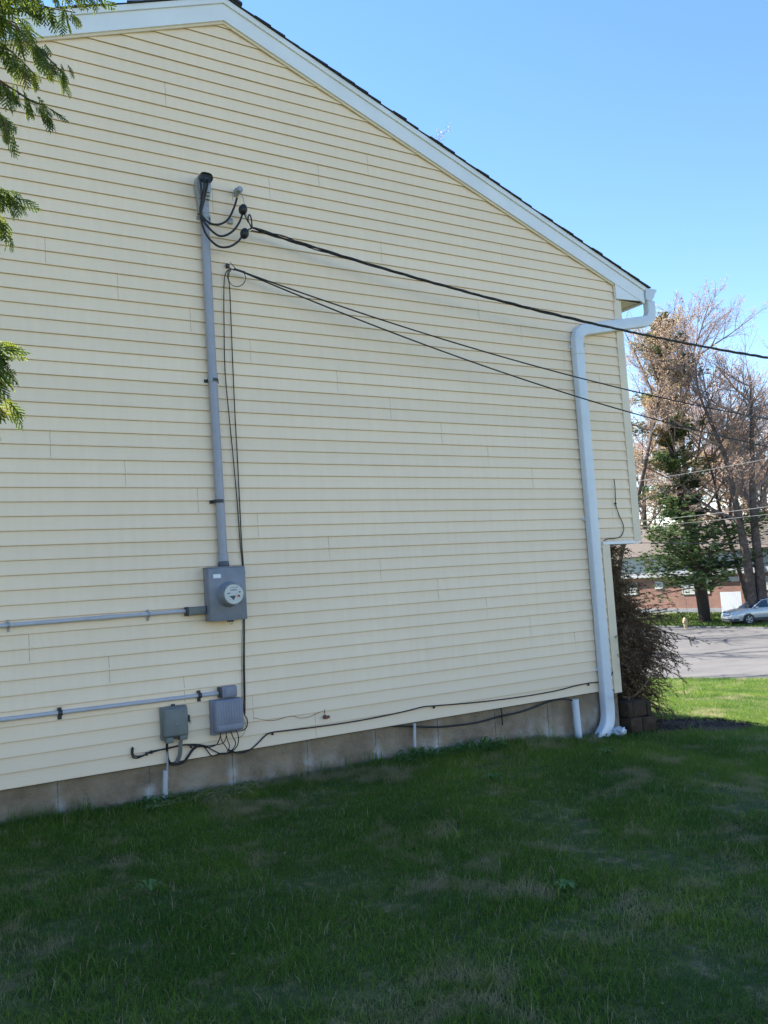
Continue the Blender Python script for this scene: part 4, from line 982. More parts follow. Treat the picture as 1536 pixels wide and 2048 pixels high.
# tall oak with golden brown catkins, behind the pine
d2 = 68
leafy('tall_oak', 'tallest tree left of the twin trunks, fine reddish crown reaching above all the others', [gz(1410, d2)]+pxline([(1402,1150),(1385,1050),(1372,960),(1364,860),(1372,790),(1383,730),(1390,690)], d2), .36,
      [(.30, .6, 14, 8.2, 25, 52), (.55, .98, 17, 4.6, 30, 70)], dict(Pm, ang=(18, 44), jit=.10, up=.03, n=[8, 6, 5]), 3, 43, M_bud, .7, .09, .040)
leafy('catkin_tree', 'golden brown catkin tree crowding the pine next to the corner of the house', [gz(1225, 63)]+pxline([(1240,1120),(1275,1000),(1300,880),(1316,800),(1328,740),(1334,700)], 61.5), .22,
      [(.2, .55, 9, 3.6, 10, 50), (.5, .98, 15, 3.1, 25, 70)], Pm, 3, 44, M_gold, .7, .10, .05)
leafy('leaning_oak', 'thin golden brown tree between the pine and the twin trunks', [gz(1500, 67)]+pxline([(1475,1130),(1440,1020),(1425,950),(1408,900),(1395,860)], 66), .2,
      [(.25, .98, 14, 3.6, 5, 60)], Pm, 3, 45, M_gold, .7, .1, .055)
leafy('background_tree', 'brown budding tree at the right edge of the photo beyond the roof', [gz(1590, 84)]+pxline([(1585,1050),(1580,950),(1575,850),(1570,760)], 84), .4,
      [(.25, .98, 13, 6.2, 10, 60)], Pm, 3, 46, M_bud, .8, .12, .06)
leafy('far_woodland_tree', 'hazy brown tree low behind the brick building roof', [gz(1462, 96)]+pxline([(1462,1060),(1460,980),(1462,930)], 96), .35,
      [(.2, .98, 18, 5.5, 5, 60)], Pm, 3, 47, M_gold, 1.5, .3, .08)
leafy('far_woodland_tree', 'hazy brown tree peeping out just right of the corner post', [gz(1290, 92)]+pxline([(1290,1060),(1286,960),(1284,860)], 92), .35,
      [(.2, .98, 20, 6.0, 5, 60)], Pm, 3, 48, M_gold, 1.3, .3, .08)
leafy('far_woodland_tree', 'hazy brown tree behind the dark trunk of the white pine', [gz(1375, 98)]+pxline([(1375,1060),(1372,980),(1370,900)], 98), .35,
      [(.2, .98, 20, 6.5, 5, 60)], Pm, 3, 49, M_bud, 1.2, .3, .08)
leafy('far_woodland_tree', 'hazy brown tree at the right edge between the twin trunks and the frame', [gz(1532, 98)]+pxline([(1532,1060),(1530,980),(1528,890)], 98), .35,
      [(.2, .98, 20, 6.5, 5, 60)], Pm, 3, 50, M_bud, 1.2, .3, .08)
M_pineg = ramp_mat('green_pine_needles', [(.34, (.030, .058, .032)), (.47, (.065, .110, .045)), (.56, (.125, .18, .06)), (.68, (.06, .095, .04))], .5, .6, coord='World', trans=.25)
b = MB(); rnd = random.Random(91)
for i in range(30000):
    az = R(rnd.uniform(12, 80)); dd_ = rnd.uniform(135, 165); x, y = CAM[0]+dd_*math.sin(az), CAM[1]+dd_*math.cos(az)
    top = 10.5+4*noise.noise(Vector((az*9, 0, 2)))+2*noise.noise(Vector((az*40, 0, 5))); h = top*rnd.random()**.75; c = Vector((x, y, zt(x, y)+h)); u = rdir(rnd)*rnd.uniform(.3, .9); v = u.cross(rdir(rnd))*.7
    b.add([c-u, c+v, c+u, c-v], [(0, 1, 2, 3)])
tag(b.build('distant_woods', ramp_mat('distant_spring_woods', [(.35, (.16, .15, .10)), (.5, (.26, .20, .16)), (.65, (.17, .20, .11))], .08, .9, coord='World')), 'brown and green woods far behind the brick building', 'woods', kind='stuff')
# white pine
def pine(name, lab, trunk, rad, Lmax, seed, lean=0):
    rnd = random.Random(seed); root = thing(name, lab, 'tree', tuple(trunk[0]), 'spring trees across the road')
    path = smoothpath(trunk, 6); K = len(path); t = MB(); t.tube(path, [rad*(1-.8*i/(K-1)) for i in range(K)], 8, cap=False); t.build('trunk', M_barkd, root, smooth=180)
    br = MB(); nd = MB(); nu = MB()
    f = .11
    while f < .995:
        q = path[min(int(f*(K-1)), K-1)]
        prof = float(np.interp(f, [0, .30, .38, .6, .85, 1], [1, .95, .42, .46, .34, .10]))
        for j in range(rnd.randint(3, 5)):
            az = rnd.uniform(0, 6.283); L_ = Lmax*prof*rnd.choice([.45, .7, .85, 1.0, 1.25])*rnd.uniform(.8, 1.15)
            d = Vector((math.cos(az), math.sin(az), rnd.uniform(-.10, .14)+.35*f)).normalized(); pts = [q]; n = 7
            for i in range(n):
                d = (d+rdir(rnd)*.10+Vector((0, 0, .03))).normalized(); pts.append(pts[-1]+d*L_/n)
            br.tube(pts, [.05*(1-.8*i/n)*(1.2-f) for i in range(n+1)], 4, cap=False)
            for i in range(2, n+1):
                for s in range(9):
                    c0 = pts[i]+Vector((rnd.uniform(-.55, .55), rnd.uniform(-.55, .55), rnd.uniform(-.28, .42)))*(L_/Lmax+.3)
                    if s < 2: br.tube([pts[i-1], c0], [.014, .006], 3, cap=False)
                    for _ in range(20):
                        e = rdir(rnd); e.z = abs(e.z)*.7; L2 = rnd.uniform(.14, .30); sd_ = e.cross(rdir(rnd)).normalized()*.030
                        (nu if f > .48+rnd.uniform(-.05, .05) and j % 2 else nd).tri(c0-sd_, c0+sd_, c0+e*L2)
        f += rnd.uniform(.018, .034)*(.75 if f < .33 else 1)
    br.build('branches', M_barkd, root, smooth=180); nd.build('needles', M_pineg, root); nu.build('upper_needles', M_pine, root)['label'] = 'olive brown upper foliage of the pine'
    return root
d3 = 63.5
pine('white_pine', 'green white pine with a dark leaning trunk in front of the brick building', [gz(1407, d3)]+pxline([(1398,1160),(1385,1090),(1368,1010),(1348,930),(1338,850),(1330,760),(1322,690),(1320,645)], d3), .40, 5.0, 5)
# trees standing behind the house; only tips and shadows reach the picture
leafy('bare_tree', 'pale bare treetop tips showing just above the roof slope', [Vector((16.4, 19.2, zt(16.4, 19.2)-.1))]+[AT(803+dx, py, 31) for dx, py in ((6, 900), (0, 660), (4, 490), (2, 385))], .2,
      [(.3, .97, 15, 2.4, 30, 70)], Pm, 2, 51, M_bud, .5, .08, .03, grp=None)
for (x, y, h, sd2, lab) in ((28.3, 27, 12, 61, 'bare tree standing hidden behind the house, its shadow on the road at the left'), (35, 32.5, 14, 62, 'bare tree standing hidden behind the house, farther up the road'), (40.5, 38.5, 15, 63, 'bare tree hidden behind the house near the far kerb')):
    z = zt(x, y)
    leafy('bare_tree', lab, [Vector((x, y, z-.1)), Vector((x+.2, y, z+h*.35)), Vector((x-.2, y+.3, z+h*.7)), Vector((x, y, z+h))], .3,
          [(.3, .97, 13, 5.0, 10, 60)], Pm, 2, sd2, M_bud, .4, .1, .04, grp='bare trees behind the house')

# ------------------------------------------------------------------ dead shrub at the corner
sh = thing('dead_shrub', 'dark brown dead evergreen shrub drooping at the front corner of the house', 'shrub', (7.08, .9, -.5))
rnd = random.Random(77); stem = MB(); tw = MB(); nd = MB(); gr = MB()
stems = []
for i in range(5):
    x0, y0 = 6.84+rnd.uniform(-.10, .12), .75+rnd.uniform(-.2, .5); pts = [Vector((x0, y0, -.5))]
    for k_ in range(6): pts.append(pts[-1]+Vector((rnd.uniform(-.05, .06), rnd.uniform(-.05, .05), .36)))
    stem.tube(pts, [.03*(1-.12*q) for q in range(7)], 6, cap=False); stems.append(smoothpath(pts, 4))
for i in range(3000):
    s = rnd.choice(stems); f = (i+.5)/3000; q = s[int(f*(len(s)-1))]; z = q.z
    az = rnd.uniform(-2.6, 1.9); reach = (.30+.62*math.exp(-((z-.42)/.40)**2)+.24*max(0, min(1, (z-.4)/.4))+.42*math.exp(-((z+.22)/.20)**2))*rnd.uniform(.22, 1.1)+.12
    if z > 1.2: reach *= .8
    d = Vector((math.cos(az)*1.05, math.sin(az), rnd.uniform(-.05, .35))).normalized(); pts = [q]; n = 6
    for k_ in range(n):
        d = (d+rdir(rnd)*.16+Vector((0, 0, -.09))).normalized(); pts.append(pts[-1]+d*reach/n)
    pts = [Vector((max(p.x, 6.56), p.y, min(p.z, 1.42))) for p in pts]
    tw.tube(pts, [.0075*(1-.7*k_/n) for k_ in range(n+1)], 3, cap=False)
    for k_ in range(1, n+1):
        for _ in range(3):
            e = (pts[k_]-pts[k_-1]).normalized()+rdir(rnd)*.8+Vector((0, 0, -.25)); e.normalize(); L_ = rnd.uniform(.06, .17); b0 = pts[k_-1].lerp(pts[k_], rnd.random()); b1 = b0+e*L_*.5+rdir(rnd)*.01; b2 = b0+e*L_+Vector((0, 0, -.012))
            tw.tube([b0, b1, b2], [.0028, .002, .001], 3, cap=False)
            for t_ in range(8):
                c0 = b0.lerp(b2, rnd.random()); g = (e+rdir(rnd)*1.1).normalized()*rnd.uniform(.012, .04); sd_ = g.cross(rdir(rnd)).normalized()*.006
                (gr if (z > 1.0 and rnd.random() < .35) else nd).tri(c0-sd_, c0+sd_, c0+g)
# one bare limb sticking out low at the right
limb = smoothpath([Vector((7.15, .75, -.18)), AT(1262, 1395, 8.6), AT(1292, 1366, 8.5), AT(1310, 1338, 8.45), AT(1328, 1310, 8.4)], 5)
tw.tube(limb, [.010*(1-.8*i/(len(limb)-1)) for i in range(len(limb))], 5, cap=False)
for i in range(6, len(limb), 1):
    for _ in range(2):
        e = (limb[min(i, len(limb)-1)]-limb[i-1]).normalized()+rdir(rnd)*.9; tw.tube([limb[i-1], limb[i-1]+e.normalized()*rnd.uniform(.04, .16)], [.003, .001], 3, cap=False)
stem.build('stems', M_dead, sh, smooth=180); tw.build('twigs', M_dead, sh, smooth=180); nd.build('needles', M_dead, sh); gr.build('green_needles', M_pine, sh)

# ------------------------------------------------------------------ cedar at the upper left, close to the camera
M_ced = ramp_mat('cedar_sprays', [(.3, (.045, .085, .02)), (.5, (.14, .19, .035)), (.62, (.25, .28, .06)), (.74, (.28, .18, .08))], 9, .3, coord='World', trans=.5, spec=.8, detail=6)
M_cedt = ramp_mat('cedar_twig', [(.3, (.06, .035, .02)), (.7, (.17, .10, .06))], 10, .8, coord='World')
def spray_proto(seed, L_=.115):
    rnd = random.Random(seed); b = MB(); n = 13; pts = []; p = Vector((0, 0, 0)); d = Vector((1, 0, 0))
    for i in range(n+1):
        pts.append(p.copy()); d = (d+Vector((0, rnd.uniform(-.05, .05), -.028))).normalized(); p = p+d*L_/n
    def strip(a, c, w0, w1):
        t = (c-a).normalized(); s = t.cross(Vector((0, .15, 1))).normalized(); u = s.cross(t)
        b.add([a-s*w0, a+s*w0, c+s*w1, c-s*w1], [(0, 1, 2, 3)]); b.add([a-u*w0*.7, a+u*w0*.7, c+u*w1*.7, c-u*w1*.7], [(0, 1, 2, 3)])
    for i in range(n): strip(pts[i], pts[i+1], .0016, .0014)
    for i in range(1, n):
        sg = 1 if i % 2 else -1; f = i/n; Ls = L_*.36*math.sin(math.pi*min(1, f*.9+.18))**.8*rnd.uniform(.8, 1.15); t = (pts[i+1]-pts[i]).normalized()
        e = (t*.80+Vector((0, sg*.75, -.10+rnd.uniform(-.1, .1)))).normalized(); q = pts[i]; m_ = 5; prev = q
        for k_ in range(m_):
            e = (e+t*.06+Vector((0, 0, -.03))).normalized(); nx = prev+e*Ls/m_
            strip(prev, nx, .0023, .0020)
            for s2 in (1, -1):
                g = (e*.85+Vector((0, 0, 1)).cross(e)*s2*.6+Vector((0, 0, rnd.uniform(-.15, .15)))).normalized()
                strip(prev, prev+g*Ls*.30*(1-k_/(m_+2))*rnd.uniform(.5, 1.2), .0024, .0011)
            prev = nx
    V = np.array(b.v); return V, b.f
protos = [spray_proto(i) for i in range(4)]
cedar = thing('cedar_tree', 'backlit green cedar branches hanging into the upper left corner, close by', 'tree', (-1.5, -3.9, -.3))
rnd = random.Random(12); cv = []; cf = []; tw = MB(); nv_ = 0
def put_spray(pos, d, roll, sc, k_):
    global nv_
    d = Vector(d).normalized(); s = d.cross(Vector((0, 0, 1)));
    if s.length < .05: s = d.cross(Vector((0, 1, 0)))
    s.normalize(); u = s.cross(d).normalized()
    q = Matrix.Rotation(roll, 3, d); s = q @ s; u = q @ u
    V, F = protos[k_]; Mx = np.array([[d.x, s.x, u.x], [d.y, s.y, u.y], [d.z, s.z, u.z]])
    P = V @ Mx.T*sc+np.array(pos); cv.append(P); cf.append((nv_, F)); nv_ += len(V)
def branch_px(pts, dens, dd, spread=.03, sc=1.0, twr=.004, droop=.9):
    P = smoothpath([AT(px, py, d_) for px, py, d_ in pts], 8)
    tw.tube(P, [twr*(1-.6*i/(len(P)-1)) for i in range(len(P))], 5, cap=False)
    n = int(dens*1.9)
    for i in range(n):
        f = (i+rnd.random())/n; j = min(int(f*(len(P)-1)), len(P)-2); q = P[j].lerp(P[j+1], f*(len(P)-1)-j); t = (P[j+1]-P[j]).normalized()
        d = (t*.8+Vector((0, 0, -droop))+rdir(rnd)*.75); o = q+rdir(rnd)*spread*.9*rnd.random()
        put_spray(o, d, rnd.uniform(-1.4, 1.4), sc*rnd.uniform(.45, 1.1)*(1.1-.35*f), rnd.randrange(4))
D0 = 2.5
for pts, n, sc, dr in [
    ([(-140,-120,D0),(-40,-60,D0),(60,-40,D0),(130,-30,D0),(195,-10,D0)], 26, .95, 1.2),
    ([(-120,-60,D0+.1),(0,-20,D0+.1),(80,10,D0+.1),(150,25,D0)], 22, .9, 1.1),
    ([(-120,-20,D0-.1),(-20,20,D0-.1),(50,70,D0-.1),(100,120,D0-.1),(128,150,D0-.1)], 26, .85, 1.2),
    ([(-120,60,D0+.2),(-30,70,D0+.2),(30,110,D0+.2),(70,150,D0+.2)], 20, .9, .9),
    ([(-130,120,D0),(-40,140,D0),(20,175,D0),(60,200,D0),(95,214,D0)], 20, .8, .8),
    ([(-120,160,D0-.1),(-50,190,D0-.1),(0,230,D0-.1),(18,275,D0-.1)], 18, .8, 1.4),
    ([(-150,40,D0+.3),(-60,20,D0+.3),(10,40,D0+.3),(50,50,D0+.3)], 20, .9, .9),
    ([(-130,330,D0),(-60,360,D0),(-12,385,D0),(25,398,D0)], 24, .85, .9),
    ([(-130,400,D0+.1),(-60,410,D0+.1),(-20,430,D0+.1),(5,460,D0+.1)], 16, .8, 1.2),
    ([(-130,650,D0-.2),(-60,670,D0-.2),(-30,690,D0-.2),(2,700,D0-.2)], 16, .9, .45),
    ([(-130,700,D0-.2),(-60,715,D0-.2),(-30,735,D0-.2),(-2,745,D0-.2)], 16, .85, .5),
    ([(-130,760,D0-.1),(-60,775,D0-.1),(-30,795,D0-.1),(0,805,D0-.1)], 18, .9, .6),
    ([(-130,800,D0-.1),(-60,815,D0-.1),(-40,835,D0-.1),(-25,842,D0-.1)], 10, .6, .8)]:
    branch_px(pts, n, 0, .035, sc, .0045, dr)
tr = MB(); tr.tube([(-1.5, -3.9, -.4), (-1.48, -3.88, 1.5), (-1.52, -3.9, 4.4)], [.11, .085, .04], 10)
for i in range(46):                              # the rest of the crown, outside the picture on the left
    z = .7+3.5*i/46; az = rnd.uniform(1.4, 5.4); L_ = (1.0-.55*(z-.7)/3.5)*rnd.uniform(.6, 1); p_ = Vector((-1.5, -3.9, z)); d = Vector((math.cos(az), math.sin(az), .25)); P = [p_+d*L_*t_+Vector((0, 0, -.25*L_*t_*t_)) for t_ in (0, .35, .7, 1)]
    tw.tube(P, [.012, .009, .006, .003], 4, cap=False)
    for _ in range(9):
        f = rnd.uniform(.3, 1); q = P[0].lerp(P[3], f); put_spray(q+rdir(rnd)*.05, d+Vector((0, 0, -.6))+rdir(rnd)*.6, rnd.uniform(-1, 1), 1.5, rnd.randrange(4))
for (px, py, d_) in ((-140,-120,D0),(-120,-20,D0-.1),(-130,120,D0),(-150,40,D0+.3),(-130,330,D0),(-130,650,D0-.2),(-130,760,D0-.1)):
    e = AT(px, py, d_); lm = smoothpath([Vector((-1.5, -3.9, e.z-.15)), Vector((-1.5, -3.9, e.z-.15)).lerp(e, .5)+Vector((0, 0, .08)), e], 8); tw.tube(lm, .007, 5, cap=False)
    for i in range(46):
        f = rnd.uniform(.12, .97); q = lm[int(f*(len(lm)-1))]; t = (lm[-1]-lm[0]).normalized()
        put_spray(q+rdir(rnd)*.03, t*.7+Vector((0, 0, -.9))+rdir(rnd)*.9, rnd.uniform(-1.3, 1.3), rnd.uniform(.7, 1.3), rnd.randrange(4))
tr.build('trunk', M_barkd, cedar, smooth=180); tw.build('branches', M_cedt, cedar, smooth=180)
allv = np.concatenate(cv)-np.array(ORG[cedar.name]); fc = [tuple(i+n0 for i in f) for n0, F in cf for f in F]
me = bpy.data.meshes.new('crown'); me.from_pydata(allv.tolist(), [], fc); me.materials.append(M_ced)
o = bpy.data.objects.new('crown', me); col.objects.link(o); o.parent = cedar

# ------------------------------------------------------------------ across the road: brick building
XB = 56.5
bl = thing('brick_building', 'two storey red brick and white building behind the trees across the road', 'building', (XB, 30, -2.6))
ya, yb = ATX(1120, 1200, XB).y, ATX(1640, 1200, XB).y     # left end (larger y), right end
zb0, zb1, zb2 = -3.2, .30, 2.0
b = MB(); b.box((XB, yb, zb0), (XB+12, ya, zb1)); b.build('brick_storey', M_brick, bl)
M_white = mat('white_cladding', (.36, .37, .40), .6, noise_scale=1.2, noise_amt=.08)
b = MB(); b.box((XB-.25, yb-.2, zb1+.002), (XB+12.2, ya+.2, zb2)); us = b.build('upper_storey', M_white, bl)
b = MB(); b.box((XB-.30, yb-.25, zb1-.10), (XB-.02, ya+.25, zb1+.0)); b.build('band_board', mat('band_white', (.4, .4, .4), .6), bl)
b = MB(); b.box((XB-.12, yb, zb0), (XB-.004, ya, -2.42)); b.build('plinth', mat('grey_plinth', (.22, .23, .25), .9, noise_scale=2), bl)
M_rooft = ramp_mat('tan_shingles', [(.3, (.07, .057, .05)), (.7, (.115, .095, .083))], 6, .9, coord='World', detail=8)
b = MB(); zr2 = zb2+.02
b.add([(XB-.7, yb-.6, zr2), (XB+6, yb-.6, zr2+2.6), (XB+12.7, yb-.6, zr2), (XB-.7, ya+.6, zr2), (XB+6, ya+.6, zr2+2.6), (XB+12.7, ya+.6, zr2)],
      [(0, 1, 4, 3), (1, 2, 5, 4), (0, 2, 1), (3, 4, 5), (0, 3, 5, 2)]); b.build('roof', M_rooft, bl)
M_wf = mat('window_frame_white', (.45, .46, .46), .5); M_cur = mat('pale_blind', (.36, .36, .33), .7, noise_scale=3, noise_amt=.1); M_wg = mat('dark_window_glass', (.03, .035, .045), .1, spec=.8)
def window(x0, x1, y0, y1, blind=True, X=XB):
    p, q = ATX(x0, y1, X), ATX(x1, y0, X); ylo, yhi = min(p.y, q.y), max(p.y, q.y); zlo, zhi = p.z, q.z
    b = MB(); t = .07
    b.box((X-.06, ylo, zlo), (X-.003, yhi, zlo+t)); b.box((X-.06, ylo, zhi-t), (X-.003, yhi, zhi)); b.box((X-.06, ylo, zlo+t), (X-.003, ylo+t, zhi-t)); b.box((X-.06, yhi-t, zlo+t), (X-.003, yhi, zhi-t))
    b.box((X-.055, ylo+t, (zlo+zhi)/2-.03), (X-.003, yhi-t, (zlo+zhi)/2+.03)); b.box((X-.054, (ylo+yhi)/2-.03, zlo+t), (X-.004, (ylo+yhi)/2+.03, zhi-t))
    w_ = b.build('window', M_wf, bl)
    b = MB(); b.box((X-.03, ylo+t, zlo+t), (X-.010, yhi-t, zhi-t)); b.build('pane', M_cur if blind else M_wg, w_)
for a in ((1311,1326,1163,1178), (1366,1388,1161,1189), (1396,1418,1159,1188), (1455,1478,1153,1163), (1527,1556,1151,1180), (1585,1610,1150,1180), (1250,1275,1166,1190)): window(*a)
for a in ((1330,1345,1112,1140), (1392,1408,1108,1135), (1290,1304,1115,1142), (1600,1620,1100,1128)): window(*a, blind=False, X=XB-.25)
p, q = ATX(1443, 1212, XB-1.0), ATX(1482, 1183, XB-1.0)
b = MB(); yl, yh = min(p.y, q.y), max(p.y, q.y)
for i in range(12):
    y0 = yl+(yh-yl)*i/12; b.box((XB-1.03, y0+.008, zt(55.5, 30)-.03), (XB-1.0, yl+(yh-yl)*(i+1)/12-.008, q.z))
b.box((XB-.998, yl, q.z-.15), (XB-.95, yh, q.z-.07)); b.box((XB-.998, yl, zt(55.5, 30)+.12), (XB-.95, yh, zt(55.5, 30)+.2))
tag(b.build('fence_panel', mat('pale_slats', (.55, .57, .62), .6)), 'white slatted screen panel in front of the brick wall, left of the twin trunks', 'fence')

# ------------------------------------------------------------------ hydrant
hp = AT(1368.5, 1250, 57.0); hz_ = zt(hp.x+1.3, hp.y+1.0); hp = Vector((hp.x+1.3, hp.y+1.0, hz_-.02))
hy = thing('fire_hydrant', 'pale yellow fire hydrant on the grass beside the far kerb', 'hydrant', tuple(hp))
M_hyd = mat('faded_yellow_paint', (.50, .37, .20), .6, noise_scale=12, noise_amt=.15)
b = MB(); b.lathe([(.17, 0), (.17, .04), (.12, .05), (.115, .50), (.15, .52), (.15, .56), (.13, .58)], hp, n=18); b.build('barrel', M_hyd, hy, smooth=40)
b = MB(); b.lathe([(.13, .581), (.125, .64), (.09, .70), (.045, .735), (.03, .74), (.03, .78)], hp, n=18); b.build('bonnet', M_hyd, hy, smooth=40)
b = MB(); c = hp+Vector((0, 0, .42))
for d in ((-1, 0, 0), (0, 1, 0), (0, -1, 0)): b.lathe([(.075, .09), (.075, .17), (.05, .18), (.03, .21)], c, Vector(d), 12)
b.build('outlet_cap', M_hyd, hy, smooth=40)
b = MB(); b.tube([hp+Vector((.1, -.16, 0)), hp+Vector((.08, -.15, 2.0))], .012, 6); b.build('marker_rod', mat('red_rod', (.40, .13, .08), .6), hy)

# ------------------------------------------------------------------ car
def make_car():
    hd = Vector((-.914, .395, 0)).normalized(); lf = Vector((-hd.y, hd.x, 0))          # heading, left
    wp = AT(1498, 1249, 60); fw_ = Vector((wp.x, wp.y, 0))                            # left front wheel contact
    HW = .91; L_ = 4.78; ctr = fw_-lf*(HW-.10)-hd*1.36
    z0 = zt(ctr.x, ctr.y)-.02
    car = thing('parked_car', 'silver station wagon parked beyond the far kerb, cut off by the right edge', 'car', (ctr.x, ctr.y, z0))
    def T(x, y, z): v = ctr+hd*x+lf*y; return (v.x, v.y, z0+z)
    st = [(2.39,.62,.40,.60),(2.36,.74,.30,.70),(2.25,.82,.27,.80),(2.0,.87,.25,.88),(1.6,.90,.24,.95),(1.2,.91,.24,.99),(.95,.91,.24,1.02),(.4,.91,.24,1.03),(-.6,.91,.24,1.04),(-1.5,.91,.24,1.05),(-2.0,.89,.27,1.05),(-2.25,.86,.32,1.03),(-2.36,.78,.40,.98)]
    b = MB(); vs = []; n = 11
    for x, hw, zl, zh in st:
        half = [(hw*.90, zl), (hw*.985, zl+.10), (hw, .55*(zh-zl)+zl), (hw*.985, zh-.10), (hw*.92, zh-.015)]
        row = [(-a, c) for a, c in half]+[(0, zh+.02)]+[(a, c) for a, c in half[::-1]]
        vs += [T(x, a, c) for a, c in row]
    fs = [(i*n+j, (i+1)*n+j, (i+1)*n+j+1, i*n+j+1) for i in range(len(st)-1) for j in range(n-1)]
    fs += [tuple(range(n)), tuple(range(len(st)*n-1, (len(st)-1)*n-1, -1))]+[(i*n, i*n+n-1, (i+1)*n+n-1, (i+1)*n) for i in range(len(st)-1)]
    b.add(vs, fs); body = b.build('body', M_silver, car, smooth=45)
    gh = [(1.02,.80,1.0,1.03),(.28,.66,1.0,1.50),(-.1,.66,1.0,1.555),(-1.0,.65,1.0,1.56),(-1.75,.63,1.0,1.52),(-2.26,.60,1.0,1.10)]
    b = MB(); vs = []
    for x, hw, zl, zh in gh:
        vs += [T(x, -.83, zl), T(x, -hw, zh-.04), T(x, -hw*.9, zh), T(x, hw*.9, zh), T(x, hw, zh-.04), T(x, .83, zl)]
    fs = [(i*6+j, (i+1)*6+j, (i+1)*6+j+1, i*6+j+1) for i in range(5) for j in range(5)]+[(0, 1, 2, 3, 4, 5), (35, 34, 33, 32, 31, 30)]
    b.add(vs, fs); b.build('window_glass', M_glass, car, smooth=30)
    b = MB(); vs = []
    for x, hw, zl, zh in gh[1:5]: vs += [T(x, -hw-.01, zh-.05), T(x, -hw*.9, zh+.012), T(x, 0, zh+.03), T(x, hw*.9, zh+.012), T(x, hw+.01, zh-.05)]
    b.add(vs, [(i*5+j, (i+1)*5+j, (i+1)*5+j+1, i*5+j+1) for i in range(3) for j in range(4)])
    for s in (1, -1):
        b.tube([T(1.02, .80*s, 1.02), T(.28, .665*s, 1.48), T(-.1, .665*s, 1.53)], .035, 6)
        for x in (-.12, -1.05): b.tube([T(x, .84*s, 1.02), T(x, .665*s, 1.53)], .035, 5)
        b.tube([T(-1.75, .63*s, 1.50), T(-2.2, .78*s, 1.03)], .06, 6)
        b.tube([T(1.05, .845*s, 1.01), T(-2.2, .845*s, 1.04)], .018, 5)
    b.build('roof', M_silver, car, smooth=40)
    for s in (1, -1):
        b = MB(); b.tube([T(.15, .60*s, 1.545), T(.05, .60*s, 1.61), T(-1.5, .60*s, 1.61), T(-1.6, .60*s, 1.57)], .018, 6); b.build('roof_rail', M_bump, car, smooth=60)
        b = MB(); c = T(.80, .97*s, 1.06); b.rbox(c, (.12, .2, .13), .03, rot=Matrix.Rotation(math.atan2(hd.y, hd.x), 3, 'Z')); b.build('side_mirror', M_silver, car, smooth=50)
        b = MB(); vs = [T(2.30, .50*s, .80), T(2.335, .52*s, .66), T(2.20, .845*s, .69), T(2.02, .875*s, .80), T(1.95, .83*s, .87), T(2.16, .66*s, .86)]
        vs2 = [T(x+.03, y*1.0+.02*s, z) for x, y, z in ((2.30, .50*s, .80), (2.335, .52*s, .66), (2.20, .845*s, .69), (2.02, .875*s, .80), (1.95, .83*s, .87), (2.16, .66*s, .86))]
        b.add(vs+vs2, [(0, 1, 2, 3, 4, 5), (11, 10, 9, 8, 7, 6)]+[(i, i+6, (i+1) % 6+6, (i+1) % 6) for i in range(6)]); b.build('headlight', M_lamp, car)
        for xw in (1.36, -1.33):
            c = Vector(T(xw, s*.915, .34)); axw = lf*s
            b = MB(); b.lathe([(.40, -.24), (.40, -.010), (.37, -.004), (.36, -.24)], c, axw, 24); b.build('wheel_arch', M_bump, car, smooth=40)
            b = MB(); b.lathe([(.20, -.20), (.32, -.20), (.345, -.18), (.345, -.0), (.325, .018), (.235, .020), (.22, .0)], c, axw, 28); wh_ = b.build('wheel', M_tyre, car, smooth=40)
            b = MB(); b.lathe([(.228, .004), (.235, .024), (.215, .022), (.205, .001)], c, axw, 28, cap=False); b.lathe([(.05, .0), (.055, .02), (.03, .028)], c, axw, 12)
            u = Vector((0, 0, 1)); v = axw.cross(u)
            for k_ in range(5):
                a = k_*2*math.pi/5+.3; dr = u*math.cos(a)+v*math.sin(a); sd_ = u*-math.sin(a)+v*math.cos(a)
                b.prism_dir([c+axw*.008+dr*.04-sd_*.03, c+axw*.008+dr*.04+sd_*.03, c+axw*.008+dr*.22+sd_*.045, c+axw*.008+dr*.22-sd_*.045], axw*.014)
            b.build('rim', M_rim, wh_, smooth=30)
        b = MB(); vs = [T(x, .915*s, z) for x, z in ((1.0, .26), (1.0, .42), (-.95, .42), (-.95, .26))]; b.prism_dir(vs, lf*s*.02); b.build('side_sill', M_bump, car)
        b = MB()
        for x in (.55, -.45): b.prism_dir([Vector(T(x, .918*s, .84)), Vector(T(x-.16, .918*s, .84)), Vector(T(x-.16, .918*s, .87)), Vector(T(x, .918*s, .87))], lf*s*.02)
        b.build('door_handle', M_chrome, car)
    b = MB(); b.prism_dir([Vector(T(2.40, -.42, .62)), Vector(T(2.40, .42, .62)), Vector(T(2.36, .46, .80)), Vector(T(2.36, -.46, .80))], hd*.012); gr_ = b.build('grille', M_dark, car)
    b = MB(); b.prism_dir([Vector(T(2.415, -.44, .70)), Vector(T(2.415, .44, .70)), Vector(T(2.405, .44, .735)), Vector(T(2.405, -.44, .735))], hd*.015); b.build('grille_bar', M_chrome, gr_)
    b = MB(); pts = [T(2.05, -.89, .50), T(2.28, -.82, .50), T(2.40, -.55, .50), T(2.44, 0, .50), T(2.40, .55, .50), T(2.28, .82, .50), T(2.05, .89, .50)]
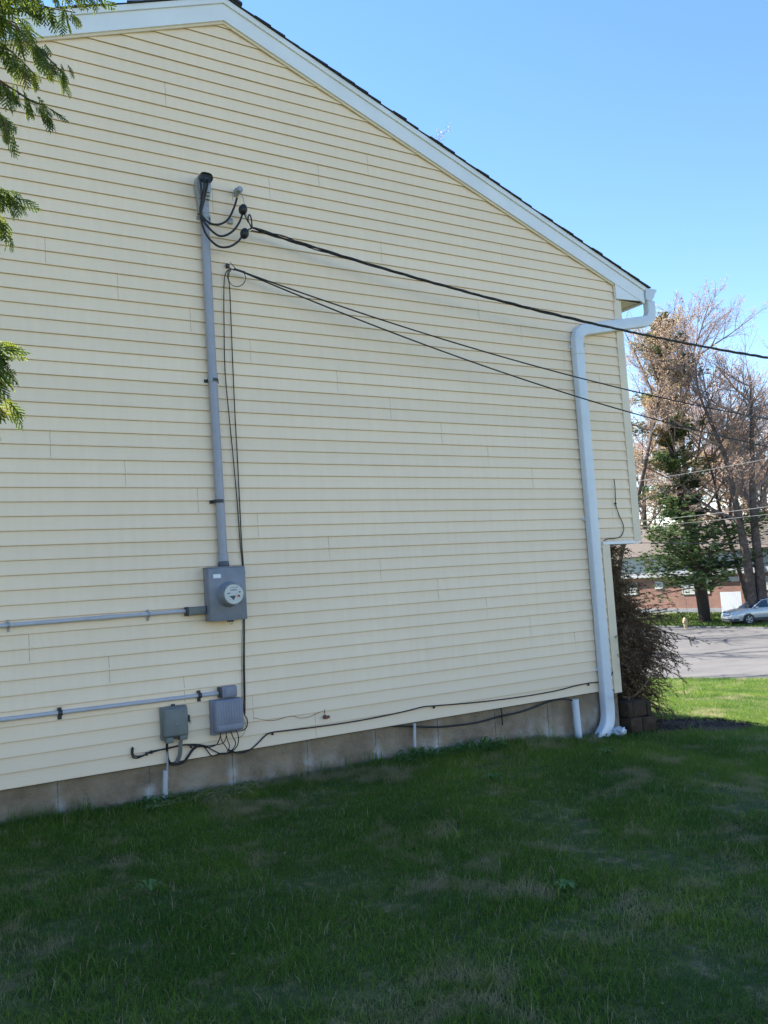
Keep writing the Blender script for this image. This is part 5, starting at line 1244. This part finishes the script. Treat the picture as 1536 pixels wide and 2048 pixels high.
    b.sweep(smoothpath(pts, 3), [(-.03, -.07), (.03, -.07), (.03, .07), (-.03, .07)], up=Vector((0, 0, 1))); b.build('bumper', M_silver, car, smooth=40)
    b = MB(); pts = [T(2.05, -.88, .33), T(2.26, -.80, .33), T(2.38, -.5, .33), T(2.41, 0, .33), T(2.38, .5, .33), T(2.26, .80, .33), T(2.05, .88, .33)]
    b.sweep(smoothpath(pts, 3), [(-.03, -.09), (.03, -.09), (.03, .09), (-.03, .09)], up=Vector((0, 0, 1))); b.build('bumper_valance', M_bump, car, smooth=40)
    # the drive it stands on
    d_ = MB(); cs = [(3.0, -1.6), (3.0, 1.6), (-9, 1.6), (-9, -1.6)]; xs_ = np.linspace(2.75, -9, 14)
    vs = []
    for x in xs_:
        for y in (-1.7, 1.7):
            v = ctr+hd*x+lf*y; vs.append((v.x, v.y, z0-.03 if x > -2.6 else max(z0-.03, zt(v.x, v.y)+.02)))
    d_.add(vs, [(2*i, 2*i+1, 2*i+3, 2*i+2) for i in range(13)]); tag(d_.build('driveway', M_road), kind='structure')
    return car
make_car()

# ------------------------------------------------------------------ distant overhead wires between unseen poles
for (a, c, lab, r) in (((1100, 985), (1700, 885), 'pale overhead wire crossing the trees, topmost of the three pale wires', .011), ((1100, 1056), (1700, 990), 'pale overhead wire crossing the trees, middle one', .011), ((1100, 1064), (1700, 1008), 'pale overhead wire crossing the trees, lowest one', .008)):
    A_, C_ = AT(*a, 50), AT(*c, 38); pts = [A_.lerp(C_, t)+Vector((0, 0, -.5*4*t*(1-t)*.35)) for t in np.linspace(0, 1, 30)]
    b = MB(); b.tube(pts, r, 5); tag(b.build('overhead_wire', M_wirel, smooth=60), lab, 'wire', 'pale overhead wires among the trees')
A_, C_ = AT(1100, 1084, 48), AT(1700, 1090, 40); b = MB(); b.tube([A_.lerp(C_, t) for t in np.linspace(0, 1, 20)], .016, 5)
tag(b.build('overhead_wire', M_blk, smooth=60), 'dark overhead wire level with the underside of the overhang', 'wire')
